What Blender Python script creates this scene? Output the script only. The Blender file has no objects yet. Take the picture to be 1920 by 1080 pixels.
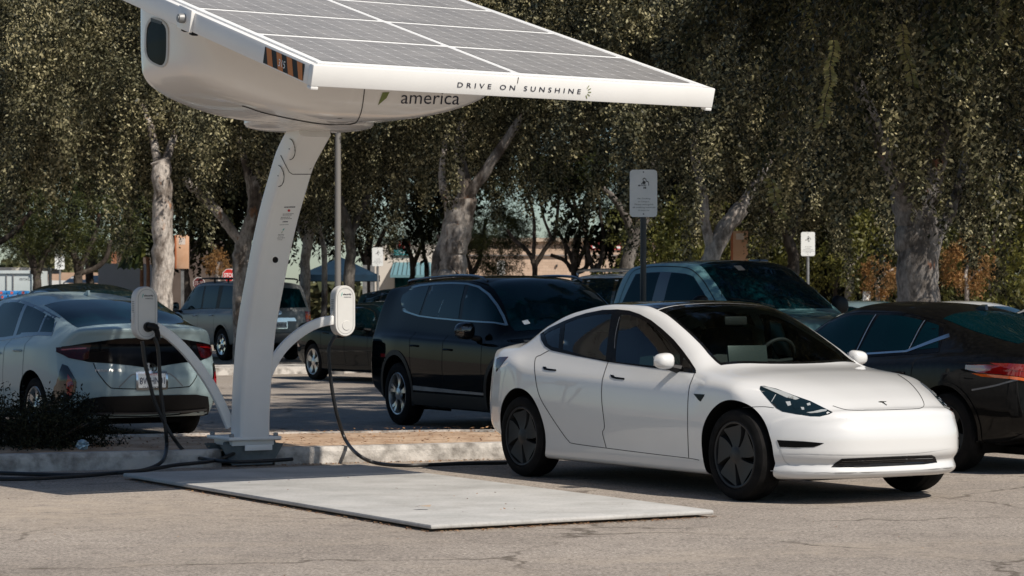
import bpy, bmesh, math, random
import numpy as np
from mathutils import Vector, Matrix
from mathutils.bvhtree import BVHTree
from mathutils.geometry import delaunay_2d_cdt

random.seed(7); RNG = np.random.default_rng(7)
SC = bpy.context.scene
COL = SC.collection
F, HZ, CAMH = 4600.0, 563.0, 1.45          # focal length in photo pixels, horizon row, eye height

def G(px, py, z=0.0):                       # photo pixel -> point on the level z
    Y = (CAMH - z) * F / (py - HZ)
    return Vector(((px - 960) / F * Y, Y, z))
def PT(px, py, Y):                          # photo pixel -> point at depth Y
    return Vector(((px - 960) / F * Y, Y, CAMH - (py - HZ) / F * Y))
def ZP(ox, oy, s, pts):                     # readings from an enlarged crop of the photo
    return [(ox + a / s, oy + b / s) for a, b in pts]

# ------------------------------------------------------------------ materials
def mat(name, color=(.5, .5, .5), rough=.5, metal=0., coat=0., spec=.5, coat_rough=.03, alpha=1., emit=None):
    m = bpy.data.materials.new(name); m.use_nodes = True
    b = m.node_tree.nodes['Principled BSDF']
    b.inputs['Base Color'].default_value = (*color, 1)
    b.inputs['Roughness'].default_value = rough
    b.inputs['Metallic'].default_value = metal
    b.inputs['Coat Weight'].default_value = coat
    b.inputs['Coat Roughness'].default_value = coat_rough
    b.inputs['Specular IOR Level'].default_value = spec
    return m
def nt(m): return m.node_tree.nodes, m.node_tree.links, m.node_tree.nodes['Principled BSDF']
def node(N, t, **kw):
    n = N.new(t)
    for k, v in kw.items():
        if k in n.inputs: n.inputs[k].default_value = v
        else: setattr(n, k, v)
    return n
def ramp(N, stops):
    r = N.new('ShaderNodeValToRGB'); e = r.color_ramp.elements
    while len(e) < len(stops): e.new(.5)
    for i, (p, c) in enumerate(stops):
        e[i].position = p; e[i].color = (*c, 1) if len(c) == 3 else c
    return r
def noise_mat(name, c1, c2, scale=5., rough=.8, detail=6., lo=.35, hi=.65, bump=0., bscale=None, coord='Object', spec=.3, metal=0., coat=0.):
    m = mat(name, c1, rough, metal, coat, spec); N, L, b = nt(m)
    tc = N.new('ShaderNodeTexCoord')
    n = node(N, 'ShaderNodeTexNoise', Scale=scale, Detail=detail, Roughness=.6)
    L.new(tc.outputs[coord], n.inputs['Vector'])
    r = ramp(N, [(lo, c1), (hi, c2)]); L.new(n.outputs['Fac'], r.inputs['Fac'])
    L.new(r.outputs['Color'], b.inputs['Base Color'])
    if bump:
        n2 = node(N, 'ShaderNodeTexNoise', Scale=bscale or scale * 6, Detail=4.)
        L.new(tc.outputs[coord], n2.inputs['Vector'])
        bp = node(N, 'ShaderNodeBump', Strength=bump, Distance=.02)
        L.new(n2.outputs['Fac'], bp.inputs['Height']); L.new(bp.outputs['Normal'], b.inputs['Normal'])
    return m
def paint(name, c, metal=0., rough=.35, dirt=.06):
    m = mat(name, c, rough, metal, 1., .5 if sum(c) > .2 else .1, .02); N, L, b = nt(m)
    tc = N.new('ShaderNodeTexCoord')
    n = node(N, 'ShaderNodeTexNoise', Scale=2.2, Detail=5.); L.new(tc.outputs['Object'], n.inputs['Vector'])
    r = ramp(N, [(.3, tuple(x * (1 - dirt) for x in c)), (.7, c)]); L.new(n.outputs['Fac'], r.inputs['Fac'])
    L.new(r.outputs['Color'], b.inputs['Base Color'])
    n3 = node(N, 'ShaderNodeTexNoise', Scale=1.3, Detail=2.); L.new(tc.outputs['Object'], n3.inputs['Vector'])
    bp = node(N, 'ShaderNodeBump', Strength=.02, Distance=.02); L.new(n3.outputs['Fac'], bp.inputs['Height'])
    L.new(bp.outputs['Normal'], b.inputs['Coat Normal'])
    if sum(c) < .2: b.inputs['Coat Weight'].default_value = .5; b.inputs['Coat IOR'].default_value = 1.33; b.inputs['Specular IOR Level'].default_value = 0.
    return m
def glass_mat(name, tint=(.25, .42, .45), fac=.35):
    m = bpy.data.materials.new(name); m.use_nodes = True; N = m.node_tree.nodes; L = m.node_tree.links
    N.clear(); o = N.new('ShaderNodeOutputMaterial')
    t = node(N, 'ShaderNodeBsdfTransparent'); t.inputs[0].default_value = (*tint, 1)
    g = N.new('ShaderNodeBsdfGlossy'); g.inputs['Roughness'].default_value = .01; g.inputs[0].default_value = (1, 1, 1, 1)
    f = node(N, 'ShaderNodeFresnel', IOR=1.52); mx = N.new('ShaderNodeMixShader')
    L.new(f.outputs[0], mx.inputs[0]); L.new(t.outputs[0], mx.inputs[1]); L.new(g.outputs[0], mx.inputs[2])
    L.new(mx.outputs[0], o.inputs['Surface']); return m

M = {}
M['tyre'] = noise_mat('tyre_rubber', (.006, .006, .006), (.014, .013, .013), 9, .85, spec=.12)
M['black'] = mat('black_plastic', (.006, .006, .007), .5, spec=.25)
M['gloss_black'] = mat('gloss_black', (.006, .006, .007), .06, 0, 1.)
M['trim'] = mat('satin_black_trim', (.003, .003, .0035), .25, spec=.12)
M['gap'] = mat('panel_gap', (.02, .02, .02), .9, spec=.1)
M['well'] = mat('wheel_well_black', (.006, .006, .006), .95, spec=.05)
M['glass'] = mat('tinted_glass', (.001, .012, .016), .015, 0, 0., .42)
_b = M['glass'].node_tree.nodes['Principled BSDF']; _b.inputs['IOR'].default_value = 1.3; _b.inputs['Specular Tint'].default_value = (.18, .75, .90, 1)
M['clear'] = glass_mat('clear_tinted_glass', (.12, .27, .29))
M['wind'] = glass_mat('windscreen_glass', (.62, .72, .70))
M['chrome'] = mat('chrome', (.75, .75, .74), .12, 1.)
M['alloy'] = mat('alloy', (.50, .50, .49), .28, .85)
M['darkalloy'] = mat('dark_wheel_cover', (.022, .022, .023), .42, spec=.3)
M['red'] = mat('red_lens', (.28, .006, .006), .08, 0, 1.)
M['darkred'] = mat('dark_red_lens', (.035, .002, .003), .1, 0, .3, .15)
M['tailglass'] = mat('dark_tail_glass', (.003, .003, .004), .10, 0, 0., .14)
M['orange'] = mat('orange_lens', (.75, .13, .02), .1, 0, 1.)
M['lamp'] = mat('lamp_glass', (.006, .014, .018), .03, 0, .35, .3)
M['lampwhite'] = mat('lamp_reflector', (.55, .57, .56), .15, .3, 1.)
M['interior'] = mat('interior_black', (.015, .015, .016), .7)
M['seatlight'] = mat('interior_light_trim', (.55, .55, .47), .7)
M['steel'] = noise_mat('galvanised_steel', (.20, .205, .21), (.30, .30, .30), 6, .5, metal=.4)
M['darkmetal'] = mat('dark_metal', (.035, .04, .042), .5)
M['white'] = noise_mat('white_powder_coat', (.80, .79, .77), (.85, .84, .82), 1.5, .38, coat=.2, spec=.5)
M['ink'] = mat('dark_ink', (.01, .012, .03), .6)
M['signwhite'] = noise_mat('sign_white', (.78, .80, .79), (.86, .87, .86), 4, .5)
M['cable'] = mat('black_cable', (.009, .009, .010), .45)
M['teal'] = mat('teal_ink', (.02, .35, .30), .5)
M['greenleaf'] = mat('olive_green_ink', (.16, .19, .05), .5)
M['redink'] = mat('red_ink', (.55, .03, .03), .5)

# ------------------------------------------------------------------ mesh builder
class MB:
    def __init__(s): s.v = []; s.f = []; s.m = []; s.n = 0
    def add(s, verts, faces, mi=0):
        o = s.n; s.v.extend([tuple(p) for p in verts]); s.n += len(verts)
        s.f.extend([tuple(i + o for i in f) for f in faces]); s.m.extend([mi] * len(faces)); return s
    def box(s, c, size, R=None, bevel=0., mi=0, seg=2):
        bm = bmesh.new(); bmesh.ops.create_cube(bm, size=1.)
        for v in bm.verts: v.co = Vector((v.co.x * size[0], v.co.y * size[1], v.co.z * size[2]))
        if bevel: bmesh.ops.bevel(bm, geom=bm.edges[:], offset=bevel, segments=seg, affect='EDGES', profile=.5)
        R = R or Matrix.Identity(3); c = Vector(c); bm.verts.index_update()
        s.add([R @ v.co + c for v in bm.verts], [[v.index for v in f.verts] for f in bm.faces], mi); bm.free(); return s
    def tube(s, pts, r, n=10, mi=0, cap=True, flat=None):
        pts = [Vector(p) for p in pts]; k = len(pts); rs = r if hasattr(r, '__len__') else [r] * k
        V = []; Fc = []; up = None
        for i, p in enumerate(pts):
            t = (pts[min(i + 1, k - 1)] - pts[max(i - 1, 0)]).normalized()
            if up is None: up = Vector((0, 0, 1)) if abs(t.z) < .9 else Vector((1, 0, 0))
            a = (up - t * up.dot(t)).normalized(); b = t.cross(a); up = a
            for j in range(n):
                w = 2 * math.pi * j / n; V.append(p + (a * math.cos(w) + b * math.sin(w)) * rs[i])
        for i in range(k - 1):
            for j in range(n):
                Fc.append((i * n + j, i * n + (j + 1) % n, (i + 1) * n + (j + 1) % n, (i + 1) * n + j))
        if cap: Fc += [tuple(range(n - 1, -1, -1)), tuple(range((k - 1) * n, k * n))]
        return s.add(V, Fc, mi)
    def lathe(s, prof, n=32, Mx=None, mi=0, closed=False):
        Mx = Mx or Matrix.Identity(4); V = []; Fc = []; k = len(prof)
        for r, h in prof:
            for j in range(n):
                w = 2 * math.pi * j / n; V.append(Mx @ Vector((r * math.cos(w), r * math.sin(w), h)))
        for i in range(k if closed else k - 1):
            for j in range(n):
                a = i * n + j; b = i * n + (j + 1) % n; i2 = (i + 1) % k
                Fc.append((a, b, i2 * n + (j + 1) % n, i2 * n + j))
        return s.add(V, Fc, mi)
    def prism(s, poly, h, Mx=None, mi=0):
        Mx = Mx or Matrix.Identity(4); k = len(poly)
        V = [Mx @ Vector((a, b, 0)) for a, b in poly] + [Mx @ Vector((a, b, h)) for a, b in poly]
        Fc = [tuple(range(k - 1, -1, -1)), tuple(range(k, 2 * k))] + [(i, (i + 1) % k, k + (i + 1) % k, k + i) for i in range(k)]
        return s.add(V, Fc, mi)
    def sweep(s, frames, sec, mi=0):          # frames: (point, axis_a, axis_b), sec: 2D closed outline or list of outlines
        V = []; k = len(frames); n = len(sec[0]) if isinstance(sec[0][0], (tuple, list)) else len(sec)
        for i, (p, a, b) in enumerate(frames):
            sc = sec[i] if isinstance(sec[0][0], (tuple, list)) else sec
            V += [Vector(p) + Vector(a) * u + Vector(b) * w for u, w in sc]
        Fc = [(i * n + j, i * n + (j + 1) % n, (i + 1) * n + (j + 1) % n, (i + 1) * n + j) for i in range(k - 1) for j in range(n)]
        Fc += [tuple(range(n - 1, -1, -1)), tuple(range((k - 1) * n, k * n))]
        return s.add(V, Fc, mi)
    def build(s, name, mats, parent=None, off=None, angle=35.):
        v = s.v
        if off is not None: v = (np.array(v) - np.array(off)[:3]).tolist()
        me = bpy.data.meshes.new(name); me.from_pydata(v, [], s.f); 
        mats = mats if isinstance(mats, (list, tuple)) else [mats]
        for m in mats: me.materials.append(m)
        if len(mats) > 1: me.polygons.foreach_set('material_index', s.m)
        me.polygons.foreach_set('use_smooth', [True] * len(s.f)); me.update()
        me.validate()
        if angle: me.set_sharp_from_angle(angle=math.radians(angle))
        o = bpy.data.objects.new(name, me); COL.objects.link(o)
        if parent: o.parent = parent
        return o
def rrect(w, h, r, n=5):
    P = []
    for cx, cy, a0 in ((w/2-r, h/2-r, 0), (-w/2+r, h/2-r, 90), (-w/2+r, -h/2+r, 180), (w/2-r, -h/2+r, 270)):
        for i in range(n + 1):
            a = math.radians(a0 + 90 * i / n); P.append((cx + r * math.cos(a), cy + r * math.sin(a)))
    return P
def spline(pts, n=8):
    P = [Vector(p) for p in pts]; out = []
    for i in range(len(P) - 1):
        p0 = P[max(i-1, 0)]; p1 = P[i]; p2 = P[i+1]; p3 = P[min(i+2, len(P)-1)]
        for k in range(n):
            t = k / n
            out.append(.5 * ((2*p1) + (p2-p0)*t + (2*p0-5*p1+4*p2-p3)*t*t + (3*p1-p0-3*p2+p3)*t**3))
    out.append(P[-1]); return out
def thing(name, label, cat, loc=(0, 0, 0), rz=0., group=None):
    o = bpy.data.objects.new(name, None); COL.objects.link(o); o.location = loc; o.rotation_euler = (0, 0, rz)
    o.empty_display_size = .2; return tag(o, label, cat, group)
def tag(o, label, cat, group=None):
    o['label'] = label; o['category'] = cat
    if group: o['group'] = group
    return o
def struct(o, kind='structure'): o['kind'] = kind; return o
_txt = {}
def text2d(s, spacing=1., bold=0.):
    key = (s, spacing, bold)
    if key not in _txt:
        c = bpy.data.curves.new('t', 'FONT'); c.body = s; c.size = 1.; c.space_character = spacing; c.offset = bold
        c.align_x = 'CENTER'; c.align_y = 'CENTER'; c.resolution_u = 3
        o = bpy.data.objects.new('t', c); COL.objects.link(o)
        dg = bpy.context.evaluated_depsgraph_get(); e = o.evaluated_get(dg); me = e.to_mesh()
        V = [(v.co.x, v.co.y) for v in me.vertices]; Fc = [tuple(p.vertices) for p in me.polygons]
        e.to_mesh_clear(); bpy.data.objects.remove(o); bpy.data.curves.remove(c)
        A = np.array(V); cx = (A[:, 0].max() + A[:, 0].min()) / 2; cy = (A[:, 1].max() + A[:, 1].min()) / 2
        A = A - (cx, cy); _txt[key] = (A, Fc)
    return _txt[key]
def put_text(mb, s, Mx, width=None, height=None, mi=0, spacing=1., bold=0.):
    A, Fc = text2d(s, spacing, bold); w = np.ptp(A[:, 0]); h = np.ptp(A[:, 1])
    sx = width / w if width else height / h; sy = height / h if height else sx
    mb.add([Mx @ Vector((a * sx, b * sy, 0)) for a, b in A], Fc, mi)
def frame(o, ex, ey, ez=None):
    ex = Vector(ex).normalized(); ey = Vector(ey).normalized(); ez = ex.cross(ey) if ez is None else Vector(ez)
    return Matrix(((ex.x, ey.x, ez.x, o[0]), (ex.y, ey.y, ez.y, o[1]), (ex.z, ey.z, ez.z, o[2]), (0, 0, 0, 1)))

# ------------------------------------------------------------------ surfaces that follow a body
def pchip(xk, yk, x):
    xk = np.asarray(xk, float); yk = np.asarray(yk, float)
    h = np.diff(xk)[:, None] if yk.ndim > 1 else np.diff(xk); d = np.diff(yk, axis=0) / h
    m = np.zeros_like(yk)
    if len(xk) > 2:
        w1 = 2 * h[1:] + h[:-1]; w2 = h[1:] + 2 * h[:-1]
        with np.errstate(divide='ignore', invalid='ignore'):
            mm = (w1 + w2) / (w1 / d[:-1] + w2 / d[1:])
        m[1:-1] = np.where(d[:-1] * d[1:] > 0, mm, 0.)
    m[0] = d[0]; m[-1] = d[-1]
    i = np.clip(np.searchsorted(xk, x) - 1, 0, len(xk) - 2); hh = (xk[i + 1] - xk[i]); t = (x - xk[i]) / hh
    if yk.ndim > 1: t = t[:, None]; hh = hh[:, None]
    return ((2*t**3-3*t**2+1)*yk[i] + (t**3-2*t**2+t)*hh*m[i] + (-2*t**3+3*t**2)*yk[i+1] + (t**3-t**2)*hh*m[i+1])
def inpoly(P, poly):
    P = np.asarray(P); x, y = P[:, 0], P[:, 1]; q = np.asarray(poly); r = np.zeros(len(P), bool); n = len(q)
    for i in range(n):
        x1, y1 = q[i]; x2, y2 = q[(i + 1) % n]
        c = (y1 > y) != (y2 > y)
        with np.errstate(divide='ignore', invalid='ignore'): xi = (x2 - x1) * (y - y1) / (y2 - y1) + x1
        r ^= c & (x < xi)
    return r
def nearest_on(p, poly):
    q = np.asarray(poly, float); a = q; b = np.roll(q, -1, 0); d = b - a; L = (d * d).sum(1) + 1e-12
    t = np.clip(((p - a) * d).sum(1) / L, 0, 1); c = a + d * t[:, None]; k = ((c - p) ** 2).sum(1).argmin(); return c[k]
def densify(poly, step, closed=True):
    out = []; n = len(poly)
    for i in range(n if closed else n - 1):
        a = np.array(poly[i], float); b = np.array(poly[(i + 1) % n], float); k = max(1, int(np.ceil(np.linalg.norm(b - a) / step)))
        out += [tuple(a + (b - a) * j / k) for j in range(k)]
    if not closed: out.append(tuple(poly[-1]))
    return out
def smooth_poly(pts, n=4):                  # rounded closed outline through the given points
    P = [Vector((a, b)) for a, b in pts]; k = len(P); out = []
    for i in range(k):
        p0, p1, p2, p3 = P[i-1], P[i], P[(i+1) % k], P[(i+2) % k]
        for j in range(n):
            t = j / n; q = .5 * ((2*p1) + (p2-p0)*t + (2*p0-5*p1+4*p2-p3)*t*t + (3*p1-p0-3*p2+p3)*t**3); out.append((q.x, q.y))
    return out
class Skin:
    """a body other things are laid on; projectors give 2D readings a ray in the body's own space"""
    def __init__(s, V, Fc, Minv=Matrix.Identity(4)):
        s.bvh = BVHTree.FromPolygons([tuple(p) for p in V], [tuple(f) for f in Fc]); s.Minv = Minv
        s.eye = Minv @ Vector((0, 0, CAMH)); s.R = Minv.to_3x3()
        s.Mw = Minv.inverted()
    def ray(s, mode, a, b):
        if mode == 'cam':
            d = s.R @ Vector(((a - 960) / F, 1., -(b - HZ) / F)); return s.eye, d.normalized()
        if mode == 'right': return Vector((a, -4, b)), Vector((0, 1, 0))
        if mode == 'left': return Vector((a, 4, b)), Vector((0, -1, 0))
        if mode == 'top': return Vector((a, b, 5)), Vector((0, 0, -1))
        if mode == 'front': return Vector((7, a, b)), Vector((-1, 0, 0))
        if mode == 'rear': return Vector((-7, a, b)), Vector((1, 0, 0))
    def to2d(s, mode, V):
        V = np.asarray(V)
        if mode == 'cam':
            A = np.array(s.Mw); W = V @ A[:3, :3].T + A[:3, 3]
            return np.stack([960 + F * W[:, 0] / W[:, 1], HZ - F * (W[:, 2] - CAMH) / W[:, 1]], 1)
        return V[:, [0, 2]] if mode in ('right', 'left') else V[:, [0, 1]] if mode == 'top' else V[:, [1, 2]]
    def hit(s, mode, pts, off):
        R = []; deps = []
        for a, b in pts:
            o, d = s.ray(mode, a, b); h = s.bvh.ray_cast(o, d); R.append(h)
            if h[0] is not None: deps.append(h[3])
        md = np.median(deps) if deps else 3.; out = []
        for (a, b), h in zip(pts, R):
            if h[0] is None or h[3] > md + 1.2:
                o, d = s.ray(mode, a, b); h = s.bvh.find_nearest(o + d * md)
            n = h[1]; o, d = s.ray(mode, a, b)
            if n.dot(d) > 0: n = -n
            out.append((h[0] + n * off, n))
        return out
    def patch(s, mode, poly, off=.003, skirt=.01, step=None, holes=()):
        poly = list(poly); A = np.array(poly); span = np.ptp(A, axis=0).max(); step = step or span / 14
        loops = [densify(poly, step)] + [densify(list(h), step) for h in holes]
        vs = []; ed = []
        for lp in loops:
            o = len(vs); vs += [Vector(p) for p in lp]; ed += [(o + i, o + (i + 1) % len(lp)) for i in range(len(lp))]
        gx = np.arange(A[:, 0].min() + step * .5, A[:, 0].max(), step); gy = np.arange(A[:, 1].min() + step * .5, A[:, 1].max(), step)
        g = np.array([(x, y) for x in gx for y in gy]) if len(gx) and len(gy) else np.zeros((0, 2))
        if len(g):
            k = inpoly(g, loops[0])
            for h in loops[1:]: k &= ~inpoly(g, h)
            g = g[k]; bd = np.array([p for lp in loops for p in lp])
            for p in g:
                if ((bd - p) ** 2).sum(1).min() > (step * .45) ** 2: vs.append(Vector(p))
        r = delaunay_2d_cdt(vs, ed, [], 0, 1e-7); v2 = [(p.x, p.y) for p in r[0]]; tr = r[2]
        cen = np.array([np.mean([v2[i] for i in t], 0) for t in tr]); k = inpoly(cen, loops[0])
        for h in loops[1:]: k &= ~inpoly(cen, h)
        tr = [t for t, q in zip(tr, k) if q]
        H = s.hit(mode, v2, off); V = [h[0] for h in H]
        # face the viewer of this projector
        Fc = []
        for t in tr:
            a, b, c = (V[i] for i in t[:3]); nn = (b - a).cross(c - a)
            Fc.append(tuple(t) if nn.dot(H[t[0]][1]) > 0 else tuple(reversed(t)))
        if skirt:
            cnt = {}
            for f in Fc:
                for i in range(len(f)):
                    e = (f[i], f[(i + 1) % len(f)]); cnt[e] = 1
            bd = [e for e in cnt if (e[1], e[0]) not in cnt]; low = {}
            for e in bd:
                for i in e:
                    if i not in low: low[i] = len(V); V.append(V[i] - H[i][1] * skirt)
            Fc += [(e[1], e[0], low[e[0]], low[e[1]]) for e in bd]
        return V, Fc
    def decal(s, mode, V2, Fc, off=.002):
        H = s.hit(mode, V2, off); V = [h[0] for h in H]; out = []
        for t in Fc:
            a, b, c = (V[i] for i in t[:3]); out.append(tuple(t) if (b - a).cross(c - a).dot(H[t[0]][1]) > 0 else tuple(reversed(t)))
        return V, out
def ribbon(pts, w):
    P = [np.array(p, float) for p in pts]; L = []; R = []
    for i in range(len(P)):
        t = P[min(i+1, len(P)-1)] - P[max(i-1, 0)]; t /= np.linalg.norm(t) + 1e-9; n = np.array((-t[1], t[0])) * w / 2
        L.append(tuple(P[i] + n)); R.append(tuple(P[i] - n))
    return L + R[::-1]
# ------------------------------------------------------------------ cars
NSEG = (4, 3, 4, 6, 6, 6, 10, 8, 8)
def body_grid(sp, dx):
    st = np.array(sp['st'], float); xk = st[:, 0]; r = .05
    x0, x1 = xk[0] + r, xk[-1] - r
    xs = np.linspace(x0, x1, int((x1 - x0) / dx)); P = pchip(xk, st[:, 1:], xs)
    w, zb, zl, zm, zs, yb, zbelt, yc, zc, zt = P.T; z0 = np.zeros_like(w)
    tk = sp.get('tuck', .975)
    Y = np.stack([-w*.82, z0, w*.82, w*.955, w*tk, w, w*.985, yb, yc, yc*.56, z0, -yc*.56])
    Z = np.stack([zb, zb, zb, zb+.03, zl, zm, zs, zbelt, zc, zc+(zt-zc)*.80, zt, zc+(zt-zc)*.80])
    ti = [1.]
    for i, n in enumerate(NSEG): ti += [1 + i + (k + 1) / n for k in range(n)]
    ti = np.array(ti); ik = np.arange(12.)
    RY = pchip(ik, Y, ti).T; RZ = pchip(ik, Z, ti).T          # (nx, nt)
    nx, nt = RY.shape; RX = np.repeat(xs[:, None], nt, 1)
    def inset(y, z, d):
        zc_ = (z.min() + z.max()) / 2; wy = y.max(); hz = (z.max() - z.min()) / 2
        return y * (1 - d / wy), zc_ + (z - zc_) * (1 - d / hz)
    pre = []; post = []
    for k in range(1, 7):
        th = math.radians(15 * k); d = r * (1 - math.cos(th)); e = r * math.sin(th)
        y, z = inset(RY[0], RZ[0], d); pre.insert(0, (np.full(nt, x0 - e), y, z))
        y, z = inset(RY[-1], RZ[-1], d); post.append((np.full(nt, x1 + e), y, z))
    A = pre + [(RX[i], RY[i], RZ[i]) for i in range(nx)] + post
    X = np.stack([a[0] for a in A]); Y = np.stack([a[1] for a in A]); Z = np.stack([a[2] for a in A]); nx = len(A)
    V = []; idx = np.zeros((nx, 2 * nt - 2), int); n = 0
    ring_y = np.concatenate([Y, -Y[:, -2:0:-1]], 1); ring_z = np.concatenate([Z, Z[:, -2:0:-1]], 1); ring_x = np.concatenate([X, X[:, -2:0:-1]], 1)
    m = 2 * nt - 2
    V = np.stack([ring_x.ravel(), ring_y.ravel(), ring_z.ravel()], 1); idx = np.arange(nx * m).reshape(nx, m)
    Fc = []
    for i in range(nx - 1):
        for j in range(m):
            k = (j + 1) % m; Fc.append((idx[i, j], idx[i + 1, j], idx[i + 1, k], idx[i, k]))
    K = 22; V = list(map(tuple, V))
    for end, row in ((0, idx[0]), (1, idx[-1])):
        prev = None
        for j in range(nt):
            if j in (0, nt - 1): cur = [row[j]]
            else:
                a = V[row[j]]; b = V[row[m - j]]; cur = [row[j]]
                for q in range(1, K):
                    t = q / K; V.append((a[0], a[1] + (b[1] - a[1]) * t, a[2])); cur.append(len(V) - 1)
                cur.append(row[m - j])
            if prev is not None:
                if len(prev) == 1: fs = [(prev[0], cur[q], cur[q + 1]) for q in range(K)]
                elif len(cur) == 1: fs = [(prev[q], cur[0], prev[q + 1]) for q in range(K)]
                else: fs = [(prev[q], cur[q], cur[q + 1], prev[q + 1]) for q in range(K)]
                Fc += [f[::-1] for f in fs] if end == 0 else fs
            prev = cur
    V = np.array(V, float)
    # outward normals check on a side face
    def warp(V, xe, xs_, plan, prof, sgn):
        x = V[:, 0] * sgn; pl = np.array(plan); pr = np.array(prof)
        d = pchip(pl[:, 0], pl[:, 1], np.clip(np.abs(V[:, 1]), pl[0, 0], pl[-1, 0])) + pchip(pr[:, 0], pr[:, 1], np.clip(V[:, 2], pr[0, 0], pr[-1, 0]))
        f = np.clip((x - xs_) / (xe - xs_), 0, None); f = np.where(f < 1, f ** 1.35, f)
        V[:, 0] = np.where(x > xs_, x - f * d, x) * sgn
    warp(V, xk[-1], sp['ws'][1], sp['fplan'], sp['fprof'], 1)
    warp(V, -xk[0], -sp['ws'][0], sp['rplan'], sp['rprof'], -1)
    return V, Fc, st

class Car:
    def __init__(s, name, label, cat, sp, loc, ang, body_mat, group=None, dx=.03):
        s.sp = sp; s.root = thing(name, label, cat, (loc[0], loc[1], 0), math.radians(ang), group)
        s.Mw = Matrix.Translation((loc[0], loc[1], 0)) @ Matrix.Rotation(math.radians(ang), 4, 'Z')
        s.V, s.F, s.st = body_grid(sp, dx); s.paint = body_mat; s.keep = np.ones(len(s.F), bool)
        s.skin = Skin(s.V, s.F, s.Mw.inverted())
        s.V0 = s.V.copy()
        q = np.array([(f[0], f[1], f[2], f[3] if len(f) > 3 else f[2]) for f in s.F])
        s.q = q; a = s.V0[q]; s.cen = a.mean(1); n = np.cross(a[:, 2] - a[:, 0], a[:, 3] - a[:, 1]); s.nor = n / (np.linalg.norm(n, axis=1)[:, None] + 1e-12)
        k = np.argmax(s.cen[:, 1]);
        if s.nor[k, 1] < 0: s.nor *= -1; s.F = [tuple(reversed(f)) for f in s.F]
    def c(s, col, x):                    # keyed section value at x
        return float(pchip(s.st[:, 0], s.st[:, col], np.array([x]))[0])
    def hole(s, mode, poly, mirror=False, arch=False):
        for sg in ((1, -1) if mirror else (1,)):
            fl = np.array((1, sg, 1)); C = s.cen * fl; Nn = s.nor * fl
            ins = inpoly(s.skin.to2d(mode, C), poly)
            if arch: ins &= (C[:, 1] < -.42 if mode == 'right' else C[:, 1] > .42)
            else:
                if mode == 'cam': d = C - np.array(s.skin.eye); d /= np.linalg.norm(d, axis=1)[:, None]
                else: d = np.array(s.skin.ray(mode, 0, 0)[1])[None, :]
                ins &= (Nn * d).sum(1) < -.02
                if mode == 'right': ins &= C[:, 1] < 0
            ins &= s.keep
            if not ins.any(): continue
            s.keep &= ~ins
            u1 = np.unique(s.q[ins]); u2 = np.unique(s.q[s.keep]); bd = np.intersect1d(u1, u2)
            W = s.V[bd] * fl; p2 = s.skin.to2d(mode, W)
            tgt = np.array([nearest_on(p, poly) for p in p2])
            if not arch:
                pp = np.array(poly); 
                for k in range(len(pp)):
                    a, b, c_ = pp[k-1], pp[k], pp[(k+1) % len(pp)]; u = (b-a)/np.linalg.norm(b-a); v = (c_-b)/np.linalg.norm(c_-b)
                    if u @ v < .8: tgt[((p2 - b) ** 2).sum(1).argmin()] = b
            for i, vi in enumerate(bd):
                o, d = s.skin.ray(mode, *tgt[i]); h = s.skin.bvh.ray_cast(o, d); w = W[i].copy()
                if arch:
                    y = w[1]
                    if abs(y) < .50: continue
                    q = np.asarray(poly); cx, cz = q.mean(0); rr_ = np.linalg.norm(q[0] - (cx, cz)); ex_, ez_ = w[0] - cx, w[2] - cz
                    if ez_ > .62 * rr_: tgt[i] = (w[0], cz + max(0., rr_ ** 2 - ex_ ** 2) ** .5)
                    else: tgt[i] = (cx + math.copysign(max(0., rr_ ** 2 - ez_ ** 2) ** .5, ex_), w[2])
                    o, d = s.skin.ray(mode, *tgt[i]); h = s.skin.bvh.ray_cast(o, d)
                    if h[0] is not None and abs(h[0].y - y) < .08: y = h[0].y
                    w = np.array((tgt[i][0], y, tgt[i][1]))
                elif h[0] is not None and (h[0] - Vector(w)).length < .25: w = np.array(h[0])
                s.V[vi] = w * fl
    def finish_body(s, name='body'):
        keep = [f for f, k in zip(s.F, s.keep) if k]
        used = np.unique([i for f in keep for i in f]); mp = -np.ones(len(s.V), int); mp[used] = np.arange(len(used))
        b = MB(); b.add(s.V[used].tolist(), [tuple(int(mp[i]) for i in f) for f in keep])
        o = b.build(name, s.paint, s.root, angle=0); bm = bmesh.new(); bm.from_mesh(o.data)
        bmesh.ops.recalc_face_normals(bm, faces=bm.faces[:]); bm.to_mesh(o.data); bm.free(); o.data.set_sharp_from_angle(angle=math.radians(50)); return o
    def patch(s, name, mode, poly, mt, off=.003, skirt=.012, mirror=False, holes=(), step=None, parent=None, flip=False):
        V, Fc = s.skin.patch(mode, poly, off, skirt, step, holes); out = []
        for sg in ((1, -1) if mirror else (1,)):
            b = MB(); b.add([(p[0], p[1] * sg, p[2]) for p in V], Fc if sg == 1 else [tuple(reversed(f)) for f in Fc])
            out.append(b.build(name, mt, parent or s.root, angle=40))
        return out
    def line(s, mode, pts, w, mt=None, name='panel_gap', off=.0015, mirror=False, smooth=True):
        if smooth and len(pts) > 2: pts = [(p.x, p.y) for p in spline([(a, b, 0) for a, b in pts], 6)]
        return s.patch(name, mode, ribbon(pts, w), mt or M['gap'], off, 0, mirror, step=max(w * 1.01, .02 if mode != 'cam' else 3.))
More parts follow.
